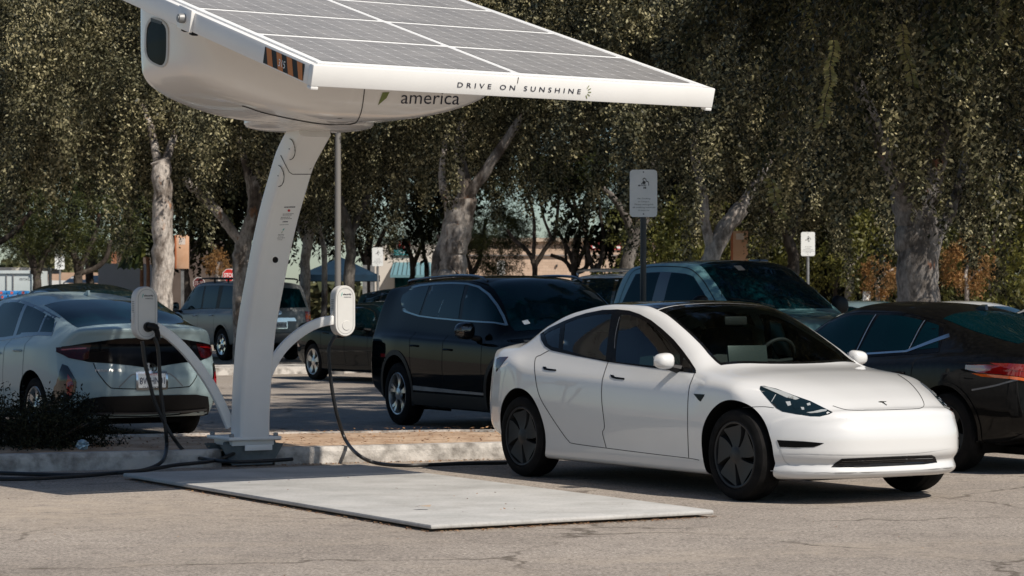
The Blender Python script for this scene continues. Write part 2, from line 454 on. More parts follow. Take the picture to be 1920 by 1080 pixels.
    def text(s, name, string, mode, centre, width, height, mt, rot=0., off=.006, parent=None, spacing=1., bold=0.):
        A, Fc = text2d(string, spacing, bold); w = np.ptp(A[:, 0]); h = np.ptp(A[:, 1]); B = A * (width / w, height / h)
        if mode == 'cam': B = B * (1, -1)
        if mode in ('rear', 'left'): B = B * (-1, 1)
        ca, sa = math.cos(rot), math.sin(rot); B = B @ np.array(((ca, sa), (-sa, ca))) + np.array(centre)
        V, F2 = s.skin.decal(mode, [tuple(p) for p in B], Fc, off); b = MB(); b.add(V, F2); return b.build(name, mt, parent or s.root, angle=0)
    # -- running gear
    def wheels(s, rim='spoke', rim_mat=None, n=5, only=None):
        sp = s.sp; R = sp['r']; rr = sp['rim']; W = .23
        for xw in (-sp['wb'] / 2, sp['wb'] / 2):
            for sg in (-1, 1):
                yo = sp['track'] * sg
                # local wheel axes: +z of the lathe points outboard
                Mx = Matrix.Translation((xw, yo, R)) @ Matrix.Rotation(-math.pi / 2 * sg, 4, 'X')
                hub = bpy.data.objects.new('wheel', None); COL.objects.link(hub); hub.parent = s.root
                b = MB(); b.lathe([(rr, -.02), (rr + .012, -.004), (rr + .03, 0), (R - .035, -.004), (R - .012, -.018), (R - .002, -.045), (R, -.08), (R, -W + .07), (R - .012, -W + .02), (R - .04, -W), (rr, -W)], 48, Mx)
                for k in range(3):
                    h = -.075 - k * .04; b.lathe([(R + .0005, h), (R - .006, h - .004), (R - .006, h - .010), (R + .0005, h - .014)], 48, Mx)
                b.build('tyre', M['tyre'], hub)
                c = MB(); c.lathe([(rr + .004, -.014), (rr - .004, -.008), (rr - .016, -.012), (rr - .02, -.03), (rr - .03, -.09), (rr - .03, -.12)], 40, Mx, 0); c.lathe([(rr + .002, -.2), (.0005, -.2)], 40, Mx, 1)
                c.lathe([(rr - .03, -.10), (.03, -.10)], 40, Mx, 1)
                c.lathe([(.075, -.045), (.07, -.022), (.045, -.015), (.032, -.010), (0.0005, -.009)], 24, Mx, 0)
                for k in range(n):
                    a = 2 * math.pi * k / n + .3
                    if rim == 'aero':
                        a1, a2, tw = math.pi / n * .90, math.pi / n * .84, .22 * -sg
                    elif rim == 'split': a1, a2, tw = .30, .10, 0
                    else: a1, a2, tw = math.pi / n * .72, math.pi / n * sp.get('spoke', .42), 0
                    def pol(r_, q): return (r_ * math.cos(a + q), r_ * math.sin(a + q))
                    parts = ((-1, 1),) if rim != 'split' else ((-.5,), (.5,))
                    for pt in parts:
                        sh = 0 if len(pt) == 2 else pt[0] * .34
                        rows = []
                        for t in np.linspace(0, 1, 5):
                            r_ = .055 + (rr - .012 - .055) * t; q = a1 + (a2 - a1) * t ** .7
                            hgt = -.02 - (.018 if rim != 'aero' else .006) * t * (1 - t) * 4 + (.002 if rim == 'aero' else 0)
                            if rim == 'split': q = .16 - .07 * t
                            rows.append((r_, tw * t - q + sh * t ** .7, tw * t + q + sh * t ** .7, hgt))
                        V = []
                        for r_, q1, q2, h in rows:
                            V += [Mx @ Vector((*pol(r_, q1), h - .035)), Mx @ Vector((*pol(r_, q1 * .96 + q2 * .04), h)), Mx @ Vector((*pol(r_, q2 * .96 + q1 * .04), h)), Mx @ Vector((*pol(r_, q2), h - .035))]
                        Fc = [(4*i+j, 4*i+j+1, 4*i+j+5, 4*i+j+4) for i in range(4) for j in range(3)]
                        c.add(V, Fc, 0)
                c.build('rim', [rim_mat or M['alloy'], M['well']], hub)
                # wheel well
                Ra = sp['arch']; b = MB(); yi = .40 * sg
                ang = np.linspace(math.radians(-28), math.radians(208), 28); V = []
                for t in ang:
                    xx = xw + (Ra + .004) * math.cos(t); zz = R + sp.get('archz', .02) + (Ra + .004) * math.sin(t)
                    o_, d_ = s.skin.ray('right' if sg < 0 else 'left', xx, zz); h_ = s.skin.bvh.ray_cast(o_, d_)[0]
                    yo_ = min(abs(h_.y), sp['track'] + .03) - .008 if h_ is not None and abs(h_.y) > .5 else sp['track'] - .10
                    V += [(xx, yi, zz), (xx, yo_ * sg, zz)]
                b.add(V, [(2*i, 2*i+1, 2*i+3, 2*i+2) for i in range(27)])
                b.add([(xw + Ra * 1.01 * math.cos(t), yi, R + Ra * 1.01 * math.sin(t)) for t in ang], [tuple(range(28))])
                b.build('wheel_well', M['well'], s.root)
    def arches(s, lip=None, lw=.045):
        sp = s.sp
        for xw in (-sp['wb'] / 2, sp['wb'] / 2):
            cz = sp['r'] + sp.get('archz', .02)
            for mode in ('right', 'left'):
                circ = [(xw + sp['arch'] * math.cos(t), cz + sp['arch'] * math.sin(t)) for t in np.linspace(0, 2 * math.pi, 48, endpoint=False)]
                s.hole(mode, circ, arch=True)
            if lip:
                ring = [(xw + (sp['arch'] - .004) * math.cos(t), cz + (sp['arch'] - .004) * math.sin(t)) for t in np.linspace(math.radians(-38), math.radians(218), 40)]
                ring2 = [(xw + (sp['arch'] + lw) * math.cos(t), cz + (sp['arch'] + lw) * math.sin(t)) for t in np.linspace(math.radians(218), math.radians(-38), 40)]
                s.patch('wheel_arch_trim', 'right', ring + ring2, lip, .008, .015, mirror=True, step=.03)
    # -- generic glass
    def side_glass(s, panes, gl, lo=.035, up=.035, frame_mat=None, fw=.03, hole=False):
        """panes: (x at bottom rear, x at top rear, x at top front, x at bottom front)"""
        def edge(xb0, xt0, xt1, xb1, l, u):
            B = [(x, s.c(7, x) + l) for x in np.linspace(xb0, xb1, 8)]
            T = [(x, s.c(9, x) - u) for x in np.linspace(xt1, xt0, 8)]
            T = [(x, max(z, s.c(7, x) + l + .004)) for x, z in T]
            return B + T
        for p in panes:
            pl = edge(*p, lo, up)
            if hole: s.hole('right', pl, True)
            s.patch('side_window', 'right', pl, gl, .004, .01, mirror=True, step=.06)
        if frame_mat:
            x0 = min(p[0] for p in panes) - fw; x1 = max(p[3] for p in panes) + fw * 1.3
            t0 = min(p[1] for p in panes) - fw; t1 = max(p[2] for p in panes) + fw * .3
            s.patch('window_trim', 'right', edge(x0, t0, t1, x1, lo - fw * .8, up - fw * .6), frame_mat, .0025, .006, mirror=True, step=.06)
    def top_glass(s, name, x0, x1, gl, mrg=.03, bow0=0., bow1=0., off=.003):
        xs = np.linspace(x0, x1, 10); L = [(x, s.c(8, x) - mrg) for x in xs]
        e1 = [(x1 + bow1 * (1 - (y / L[-1][1]) ** 2), y) for y in np.linspace(L[-1][1], -L[-1][1], 12)]
        e0 = [(x0 + bow0 * (1 - (y / L[0][1]) ** 2), y) for y in np.linspace(-L[0][1], L[0][1], 12)]
        poly = L[:-1] + e1 + [(x, -y) for x, y in L[::-1]][1:-1] + e0[:-1]
        return s.patch(name, 'top', poly, gl, off, .01, step=.07), poly
    def mirror_pair(s, x, z, y, mt, size=(.13, .2, .13)):
        for sg in (-1, 1):
            b = MB(); V = []; n = 14
            for i in range(n + 1):
                u = -1 + 2 * i / n; rr = (1 - abs(u) ** 3.2) ** .5
                for j in range(16):
                    w = 2 * math.pi * j / 16; cx = math.copysign(abs(math.cos(w)) ** .75, math.cos(w)); cz = math.copysign(abs(math.sin(w)) ** .75, math.sin(w))
                    tx = cx * (1 if cx > 0 else .35)
                    V.append((x + tx * size[0] * .5 * rr, sg * (y + u * size[1] * .5), z + cz * size[2] * .5 * rr * (1 - .15 * u)))
            Fc = [(i*16+j, i*16+(j+1) % 16, (i+1)*16+(j+1) % 16, (i+1)*16+j) for i in range(n) for j in range(16)]
            b.add(V, Fc if sg == 1 else [tuple(reversed(f)) for f in Fc]); o = b.build('door_mirror', mt, s.root)
            a = MB(); a.tube([(x + .02, sg * (y - size[1] * .35), z - size[2] * .38), (x + .03, sg * (s.c(6, x) - .04), z - size[2] * .55)], [.028, .04], 8)
            a.build('mirror_stalk', M['black'], o)
            p = MB(); p.add([(x - size[0] * .17, sg * (y + du * size[1] * .4), z + dz * size[2] * .36) for du, dz in ((-1, -1), (1, -.85), (1, .8), (-1, 1))], [(0, 1, 2, 3)]); p.build('mirror_glass', M['chrome'], o)
    def handle(s, x, z, mt, L=.19):
        for sg in (-1, 1):
            o, d = s.skin.ray('right' if sg < 0 else 'left', x, z); h = s.skin.bvh.ray_cast(o, d)[0]
            b = MB(); y = h.y + sg * .022
            b.tube(spline([(x - L/2, h.y, z), (x - L*.36, y, z + .004), (x + L*.36, y, z + .002), (x + L/2, h.y, z - .004)], 4), .011, 8)
            b.build('door_handle', mt, s.root)
    def plate(s, centre, size, mode, frame_mat, rows, tilt=0.):
        pass
def underside(s, z=.19):
    sp = s.sp; b = MB(); x0, x1 = s.st[0, 0] + .35, s.st[-1, 0] - .4
    b.box(((x0 + x1) / 2, 0, z), (x1 - x0, 1.1, .06)); b.build('underbody', M['well'], s.root)

R_ = lambda rows: rows
SPECS = {}
SPECS['ev'] = dict(wb=2.875, r=.334, rim=.242, track=.902, arch=.385, archz=.012, ws=(-1.2, 1.3), st=[
 (-2.415, .84, .36, .46, .62, .86, .74, .97, .60, 1.03, 1.055),
 (-2.2, .88, .28, .43, .62, .88, .765, 1.00, .60, 1.06, 1.095),
 (-1.9, .905, .22, .40, .62, .90, .78, 1.02, .60, 1.085, 1.14),
 (-1.44, .925, .17, .36, .62, .84, .79, 1.04, .615, 1.245, 1.295),
 (-1.0, .925, .16, .36, .60, .81, .80, 1.02, .625, 1.355, 1.395),
 (-.5, .922, .16, .35, .58, .79, .81, .985, .625, 1.41, 1.445),
 (-.1, .92, .16, .35, .57, .775, .815, .96, .62, 1.395, 1.447),
 (.12, .92, .16, .35, .565, .765, .82, .945, .62, 1.345, 1.415),
 (.4, .92, .16, .35, .565, .755, .825, .93, .64, 1.235, 1.305),
 (.7, .92, .16, .35, .56, .745, .825, .915, .665, 1.09, 1.155),
 (.95, .92, .16, .35, .56, .735, .83, .90, .70, .955, 1.025),
 (1.1, .92, .16, .345, .555, .80, .835, .89, .68, .93, .962),
 (1.45, .925, .16, .33, .55, .785, .82, .865, .62, .895, .915),
 (1.8, .91, .165, .31, .53, .73, .79, .80, .58, .83, .85),
 (2.1, .88, .175, .28, .48, .63, .76, .705, .54, .735, .75),
 (2.28, .85, .19, .27, .42, .53, .72, .60, .50, .64, .65)],
 fplan=[(0, 0), (.3, .015), (.5, .065), (.65, .17), (.75, .29), (.84, .45), (.93, .64)],
 fprof=[(.15, .10), (.20, .045), (.235, .03), (.29, .05), (.335, .012), (.37, 0), (.46, 0), (.53, .014), (.58, .034), (.64, .055), (.70, .09), (.8, .12)],
 rplan=[(0, 0), (.4, .04), (.6, .12), (.75, .26), (.86, .47), (.93, .66)], rprof=[(.3, .12), (.45, .02), (.6, 0), (.8, .03), (.95, .06), (1.06, .02)])
SPECS['suv'] = dict(wb=2.765, r=.365, rim=.245, track=.925, arch=.425, archz=.03, ws=(-1.3, 1.3), spoke=.34, st=[
 (-2.40, .88, .40, .52, .75, .98, .83, 1.09, .66, 1.58, 1.64),
 (-1.9, .925, .27, .45, .75, 1.0, .84, 1.10, .63, 1.62, 1.68),
 (-1.38, .945, .23, .42, .74, 1.0, .855, 1.09, .64, 1.65, 1.715),
 (-.6, .945, .23, .42, .72, .985, .865, 1.06, .65, 1.665, 1.735),
 (0, .94, .23, .42, .70, .975, .87, 1.045, .65, 1.655, 1.73),
 (.4, .94, .23, .42, .70, .965, .872, 1.03, .64, 1.60, 1.69),
 (.8, .94, .23, .42, .70, .955, .877, 1.02, .67, 1.40, 1.50),
 (1.15, .94, .23, .42, .70, .945, .875, 1.01, .72, 1.12, 1.22),
 (1.38, .94, .23, .42, .70, .935, .865, 1.00, .66, 1.05, 1.10),
 (1.9, .915, .24, .42, .66, .88, .82, .95, .60, .99, 1.03),
 (2.33, .86, .27, .40, .60, .78, .76, .86, .55, .91, .94)],
 fplan=[(0, 0), (.4, .03), (.6, .09), (.75, .2), (.86, .36), (.95, .55)], fprof=[(.2, .1), (.35, .02), (.5, 0), (.8, .02), (.9, .08), (1.0, .12)],
 rplan=[(0, 0), (.4, .01), (.65, .04), (.8, .10), (.95, .24)], rprof=[(.35, .10), (.55, 0), (.9, .02), (1.1, .05), (1.6, .22), (1.7, .25)])
SPECS['hatch'] = dict(wb=2.70, r=.318, rim=.22, track=.855, arch=.37, archz=.02, ws=(-1.15, 1.2), st=[
 (-2.32, .84, .23, .42, .66, .90, .78, 1.03, .66, 1.115, 1.135),
 (-2.0, .87, .22, .42, .68, .93, .785, 1.06, .66, 1.155, 1.19),
 (-1.35, .89, .22, .42, .68, .94, .785, 1.065, .64, 1.295, 1.345),
 (-.8, .89, .20, .40, .64, .92, .79, 1.035, .61, 1.385, 1.45),
 (-.2, .878, .20, .40, .62, .88, .79, .99, .585, 1.44, 1.515),
 (.3, .875, .20, .40, .61, .85, .79, .955, .57, 1.42, 1.51),
 (.7, .87, .20, .40, .60, .82, .79, .92, .58, 1.30, 1.40),
 (1.1, .87, .20, .40, .60, .80, .79, .90, .62, 1.08, 1.18),
 (1.35, .87, .20, .40, .60, .78, .78, .88, .62, .97, 1.02),
 (1.8, .85, .22, .40, .58, .72, .73, .80, .55, .86, .90),
 (2.32, .79, .24, .38, .50, .60, .67, .66, .50, .69, .71)],
 fplan=[(0, 0), (.3, .02), (.55, .10), (.7, .22), (.9, .55)], fprof=[(.2, .1), (.35, 0), (.5, 0), (.7, .15)],
 rplan=[(0, 0), (.4, .035), (.6, .09), (.75, .18), (.9, .40)], rprof=[(.22, .16), (.35, .06), (.5, .0), (.62, .0), (.8, .07), (.95, .12), (1.06, .10), (1.14, .06)])
SPECS['sedan'] = dict(wb=2.82, r=.335, rim=.235, track=.89, arch=.385, archz=.015, ws=(-1.3, 1.3), st=[
 (-2.45, .83, .36, .48, .68, .88, .75, .98, .60, 1.03, 1.05),
 (-2.1, .875, .27, .44, .66, .90, .775, 1.01, .60, 1.065, 1.10),
 (-1.41, .91, .20, .40, .64, .90, .785, 1.02, .57, 1.17, 1.235),
 (-.9, .912, .18, .38, .60, .88, .79, .99, .565, 1.29, 1.36),
 (-.4, .912, .18, .38, .60, .86, .80, .96, .575, 1.35, 1.43),
 (.1, .912, .18, .38, .60, .84, .80, .93, .575, 1.35, 1.44),
 (.5, .912, .18, .38, .60, .82, .80, .91, .58, 1.27, 1.37),
 (.9, .912, .18, .38, .60, .81, .81, .89, .63, 1.07, 1.17),
 (1.2, .912, .18, .38, .60, .80, .80, .87, .62, .94, .985),
 (1.41, .91, .18, .38, .58, .78, .79, .85, .62, .90, .94),
 (2.0, .88, .20, .36, .54, .70, .75, .78, .55, .82, .85),
 (2.4, .83, .22, .34, .48, .58, .69, .66, .50, .69, .71)],
 fplan=[(0, 0), (.3, .02), (.55, .08), (.7, .2), (.9, .55)], fprof=[(.2, .08), (.35, 0), (.5, 0), (.7, .12)],
 rplan=[(0, 0), (.4, .02), (.6, .07), (.75, .17), (.92, .45)], rprof=[(.35, .10), (.5, .02), (.65, .03), (.85, .04), (1.0, .02), (1.05, 0)])
SPECS['pickup'] = dict(wb=3.57, r=.40, rim=.25, track=1.0, arch=.47, archz=.03, ws=(-2.2, 2.0), st=[
 (-2.95, .97, .55, .62, .85, 1.10, .94, 1.27, .80, 1.29, 1.295),
 (-1.25, 1.01, .42, .55, .85, 1.10, .95, 1.29, .82, 1.31, 1.315),
 (-1.15, 1.01, .42, .55, .85, 1.10, .95, 1.32, .76, 1.78, 1.84),
 (-.95, 1.01, .42, .55, .85, 1.10, .945, 1.32, .75, 1.88, 1.94),
 (-.3, 1.01, .42, .55, .85, 1.10, .945, 1.30, .75, 1.915, 1.97),
 (.3, 1.01, .42, .55, .85, 1.09, .945, 1.28, .745, 1.88, 1.955),
 (.7, 1.01, .42, .55, .85, 1.09, .95, 1.27, .79, 1.66, 1.77),
 (1.15, 1.01, .42, .55, .85, 1.08, .955, 1.26, .86, 1.36, 1.45),
 (1.3, 1.01, .42, .55, .85, 1.08, .925, 1.22, .76, 1.30, 1.335),
 (1.785, 1.0, .42, .55, .85, 1.05, .92, 1.19, .70, 1.25, 1.285),
 (2.6, .97, .42, .50, .80, 1.0, .90, 1.12, .65, 1.18, 1.205),
 (2.87, .93, .45, .50, .75, .95, .86, 1.05, .60, 1.11, 1.13)],
 fplan=[(0, 0), (.5, .03), (.75, .09), (.9, .2), (1.0, .3)], fprof=[(.4, .1), (.55, 0), (1.0, 0), (1.15, .08)],
 rplan=[(0, 0), (.7, .01), (1.0, .06)], rprof=[(.4, .05), (.6, 0), (1.3, 0)])
SPECS['bigsuv'] = dict(wb=3.10, r=.39, rim=.25, track=.985, arch=.45, archz=.03, ws=(-1.7, 1.7), st=[
 (-2.72, .95, .50, .60, .85, 1.10, .89, 1.22, .72, 1.80, 1.86),
 (-2.2, .99, .38, .52, .85, 1.10, .905, 1.22, .73, 1.84, 1.90),
 (-1.0, 1.0, .36, .50, .85, 1.10, .91, 1.22, .74, 1.87, 1.93),
 (.2, 1.0, .36, .50, .85, 1.10, .91, 1.20, .73, 1.86, 1.93),
 (.6, 1.0, .36, .50, .85, 1.09, .91, 1.19, .73, 1.76, 1.85),
 (1.0, 1.0, .36, .50, .85, 1.08, .92, 1.18, .78, 1.42, 1.52),
 (1.3, 1.0, .36, .50, .85, 1.07, .92, 1.16, .80, 1.20, 1.26),
 (1.9, .985, .36, .50, .82, 1.0, .89, 1.08, .70, 1.13, 1.17),
 (2.5, .93, .40, .50, .75, .92, .83, .98, .60, 1.02, 1.05)],
 fplan=[(0, 0), (.5, .04), (.75, .12), (.9, .25), (1.0, .4)], fprof=[(.4, .1), (.55, 0), (.9, 0), (1.05, .1)],
 rplan=[(0, 0), (.5, .02), (.75, .06), (.9, .14), (1.0, .28)], rprof=[(.45, .04), (.6, 0), (1.15, .03), (1.3, .07), (1.85, .26)])
# ------------------------------------------------------------------ white electric sedan on the right
def white_sedan():
    pw = paint('pearl_white_paint', (.68, .675, .665), 0., .35, .02)
    c = Car('parked_car', 'white four-door electric sedan with a black glass roof and dark wheel covers', 'car', SPECS['ev'], (1.595, 19.41), -57.8, pw, dx=.022)
    z3 = lambda p: ZP(1000, 560, 6, p); z1 = lambda p: ZP(1400, 660, 8, p); z2 = lambda p: ZP(1420, 790, 4.8, p)
    z6 = lambda p: ZP(1620, 640, 4.153, p); z7 = lambda p: ZP(920, 540, 2.633, p); z4 = lambda p: ZP(920, 640, 4.154, p); z5 = lambda p: ZP(1280, 740, 5.143, p)
    c.arches()
    dlo = z3([(80, 398), (180, 330), (350, 250), (480, 200), (600, 163), (780, 128), (950, 122), (1080, 135), (1200, 175), (1330, 245), (1450, 340), (1580, 460), (1680, 580), (1760, 690), (1825, 790), (1832, 838), (1760, 833), (1600, 813), (1300, 775), (1070, 745), (840, 713), (500, 648), (200, 583), (130, 535), (88, 462)])
    quarter = z3([(128, 402), (200, 362), (305, 318), (285, 558), (215, 545), (158, 505)])
    rear = z3([(357, 282), (500, 226), (700, 182), (882, 172), (862, 300), (840, 470), (815, 690), (600, 650), (330, 572)])
    front = z3([(985, 178), (1080, 185), (1200, 222), (1330, 298), (1450, 402), (1560, 516), (1650, 630), (1655, 785), (1300, 752), (925, 712), (925, 600), (950, 400)])
    small = z3([(1688, 655), (1795, 782), (1662, 770)])
    for q in (quarter, rear, front, small): c.hole('cam', q, True)
    c.patch('window_trim', 'cam', dlo, M['trim'], .003, .006, True, (quarter, rear, front, small), step=6)
    for q in (quarter, rear, front, small): c.patch('side_window', 'cam', q, M['clear'], .001, 0, True, step=8)
    c.line('cam', z3([(975, 205), (950, 300), (925, 430), (918, 560)]), .8, M['steel'], 'pillar_strip', .004)
    # windscreen, glass roof, rear glass
    xs = np.linspace(.07, .90, 8); L = [(x, c.c(8, x) - .035) for x in xs]
    ws = L[:-1] + [(.955 + .115 * (1 - (y / .66) ** 2), y) for y in np.linspace(.65, -.65, 14)] + [(x, -y) for x, y in L[::-1]][1:]
    inner = [(max(.14, x - .035 * (x > .85)), y * .965) for x, y in ws]
    c.hole('top', inner); c.patch('windscreen_border', 'top', ws, M['gloss_black'], .002, .004, holes=(inner,), step=.05)
    c.patch('windscreen', 'top', inner, M['wind'], .0005, 0, step=.06)
    c.top_glass('glass_roof', -.80, .055, M['gloss_black'], .035); c.top_glass('rear_window', -1.93, -.815, M['gloss_black'], .035)
    c.finish_body()
    # shut lines
    for pts in ([(290, 308), (250, 330), (221, 350), (220, 430), (240, 530), (290, 620), (350, 710), (385, 755), (410, 768), (570, 790), (790, 818), (975, 840), (1030, 850)],
                [(582, 362), (565, 410), (550, 470), (549, 560), (562, 680), (553, 710), (558, 740), (571, 789)],
                [(1014, 405), (998, 445), (982, 490), (974, 560), (973, 700), (978, 838)]):
        c.line('cam', z7(pts), 1.1, mirror=True)
    c.line('cam', z6([(0, 537), (150, 535), (300, 530), (400, 526), (440, 521), (466, 503), (460, 465), (420, 395), (350, 318), (262, 258)]), 1.0)
    c.line('cam', z1([(1290, 808), (1500, 868), (1760, 878)]), .9); c.line('cam', z1([(-60, 832), (240, 820), (410, 838)]), .9)
    for h in ([(108, 765), (143, 768), (155, 785), (257, 798), (257, 815), (180, 810), (120, 800)], [(868, 856), (905, 862), (920, 880), (1027, 895), (1024, 914), (930, 905), (880, 890)]):
        c.patch('door_handle', 'cam', z3(h), M['trim'], .004, .006, True, step=3)
    # lamps
    hl = z1([(205, 515), (260, 511), (450, 555), (700, 650), (960, 740), (1200, 860), (1290, 905), (1240, 935), (1100, 968), (960, 965), (750, 935), (540, 895), (450, 845), (370, 765), (250, 630), (197, 560)])
    cr = z1([(225, 522), (330, 532), (560, 602), (745, 680), (790, 705), (735, 722), (600, 690), (430, 612), (300, 555)])
    for sg_i, (o, o2) in enumerate(zip(c.patch('headlight', 'cam', hl, M['lamp'], .003, .008, True, step=5), range(2))):
        pass
    heads = [o for o in c.root.children if o.name.startswith('headlight')]
    def sub(name, poly, mt, off):
        V, Fc = c.skin.patch('cam', poly, off, .003, 4)
        for sg, par in zip((1, -1), heads):
            b = MB(); b.add([(p[0], p[1] * sg, p[2]) for p in V], Fc if sg == 1 else [tuple(reversed(f)) for f in Fc]); b.build(name, mt, par)
    sub('indicator_strip', cr, M['lampwhite'], .005)
    sub('light_strip', z1([(900, 912), (1000, 897), (1120, 868), (1205, 868), (1195, 890), (1060, 915), (960, 925)]), M['lampwhite'], .005)
    for q in ([(585, 750), (655, 745), (670, 800), (620, 815)], [(690, 790), (760, 780), (790, 850), (740, 865), (700, 850)], [(810, 830), (860, 835), (865, 870), (830, 872)], [(900, 780), (950, 765), (960, 800), (915, 810)], [(430, 645), (442, 645), (380, 750), (370, 750)]):
        sub('reflector', z1(q), M['lampwhite'] if q[0][0] != 690 else M['lamp'], .005)
    c.patch('fog_lamp', 'cam', z2([(178, 168), (420, 180), (600, 196), (560, 215), (510, 232), (350, 236), (202, 230)]), M['trim'], .003, .008, True, step=5)
    g = c.patch('grille', 'cam', z2([(665, 413), (700, 375), (760, 336), (1000, 325), (1300, 312), (1570, 303), (1600, 320), (1617, 370), (1500, 387), (1200, 402), (900, 416)]), M['black'], .003, .01, step=6)[0]
    for k in range(3):
        y0 = 348 + k * 19; c.line('cam', z2([(760 - k * 25, y0 + 8), (1000, y0), (1300, y0 - 12), (1575, y0 - 20 + k * 4)]), 1.0, M['gloss_black'], 'grille_bar', .006)
    c.line('cam', z2([(205, 235), (222, 300), (250, 360), (290, 392)]), 1.6, mat('crease_shade', (.5, .5, .49), .5), 'bumper_crease_tone', mirror=True)  # shading of the recess edge drawn as a grey line
    c.line('cam', z2([(230, 285), (450, 290), (740, 300), (1100, 298), (1450, 283), (1735, 245)]), 1.0, mat('crease_shade_soft', (.56, .56, .55), .5), 'bumper_crease_tone')  # crease shading painted as grey lines on the smooth bumper, here and below
    c.line('cam', z2([(120, 445), (400, 455), (700, 462), (1100, 455), (1500, 437), (1790, 400)]), 1.0, mat('crease_shade_low', (.58, .58, .57), .5), 'bumper_crease_tone')
    c.patch('badge', 'cam', z6([(108, 474), (128, 469), (175, 471), (172, 476), (152, 477), (180, 500), (174, 503), (140, 481), (120, 479)]), M['chrome'], .004, .004, step=1.5)
    c.patch('side_camera', 'cam', [(1300.9, 738.5), (1321, 739.5), (1320, 743), (1313.8, 752.7), (1310, 750)], M['trim'], .004, .004, True, step=3)
    c.patch('tail_light', 'cam', z4([(47, 138), (70, 123), (138, 121), (100, 165), (45, 238), (40, 200)]), M['darkred'], .003, .006, True, step=4)
    # mirrors
    c.mirror_pair(.62, .995, .94, pw, (.165, .165, .12))
    # cabin
    def add(name, fn, mt):
        b = MB(); fn(b); return b.build(name, mt, c.root)
    add('cabin_floor', lambda b: b.box((-.2, 0, .42), (2.9, 1.5, .06)), M['interior'])
    add('dashboard', lambda b: (b.box((.72, 0, .83), (.52, 1.46, .16), bevel=.05), b.box((.50, .37, .9), (.2, .4, .08), bevel=.03)), M['interior'])
    for x in (-.02,):
        for y in (-.38, .38):
            def seat(b, x=x, y=y):
                b.box((x + .08, y, .62), (.5, .5, .18), bevel=.06); R = Matrix.Rotation(math.radians(-16), 3, 'Y')
                b.box((x - .25, y, .93), (.15, .48, .62), R, bevel=.06); b.box((x - .36, y, 1.27), (.10, .27, .17), R, bevel=.04)
            add('front_seat', seat, M['interior'])
    add('rear_seat', lambda b: (b.box((-.95, 0, .62), (.5, 1.3, .2), bevel=.06), b.box((-1.25, 0, .9), (.16, 1.3, .6), Matrix.Rotation(math.radians(-22), 3, 'Y'), bevel=.06)), M['interior'])
    sw = MB(); Mx = Matrix.Translation((.30, .38, .98)) @ Matrix.Rotation(math.radians(-66), 4, 'Y')
    sw.tube([Mx @ Vector((.18 * math.cos(t), .18 * math.sin(t), 0)) for t in np.linspace(0, 2 * math.pi, 40)], .016, 8, cap=False)
    sw.tube([Mx @ Vector((0, -.17, 0)), Mx @ Vector((0, 0, -.03)), Mx @ Vector((0, .17, 0))], .018, 8); sw.build('steering_wheel', M['interior'], c.root)
    add('touchscreen', lambda b: b.box((.44, 0, .985), (.02, .38, .23), Matrix.Rotation(math.radians(-8), 3, 'Y'), bevel=.006), mat('screen_back_grey', (.06, .07, .07), .4))
    add('sun_shade', lambda b: b.box((-.36, .66, 1.06), (.3, .02, .36), Matrix.Rotation(math.radians(14), 3, 'Y'), bevel=.005), M['seatlight'])
    add('rear_view_mirror', lambda b: b.box((.28, 0, 1.29), (.03, .22, .07), bevel=.012), M['interior'])
    for sg in (-1, 1):
        b = MB(); b.tube([(-.13, sg * .70, .6), (-.12, sg * .66, 1.0), (-.10, sg * .60, 1.33)], .028, 8); b.build('seat_belt_pillar', M['interior'], c.root)
    c.wheels('aero', M['darkalloy'], 5); underside(c)
    return c
# ------------------------------------------------------------------ the other cars
def lamp_pair(c, name, mode, poly, mt, **kw): return c.patch(name, mode, poly, mt, mirror=True, **kw)
def shut_lines(c, xs, zlo=.30):
    for x0, lean in xs:
        zt = c.c(7, x0) + .01; c.line('right', [(x0, zt), (x0 + lean * .4, (zt + zlo) / 2), (x0 + lean, zlo)], .007, mirror=True)
    a = min(x for x, _ in xs); b = max(x for x, _ in xs)
    c.line('right', [(a, zlo), ((a + b) / 2, zlo - .02), (b, zlo)], .007, mirror=True)

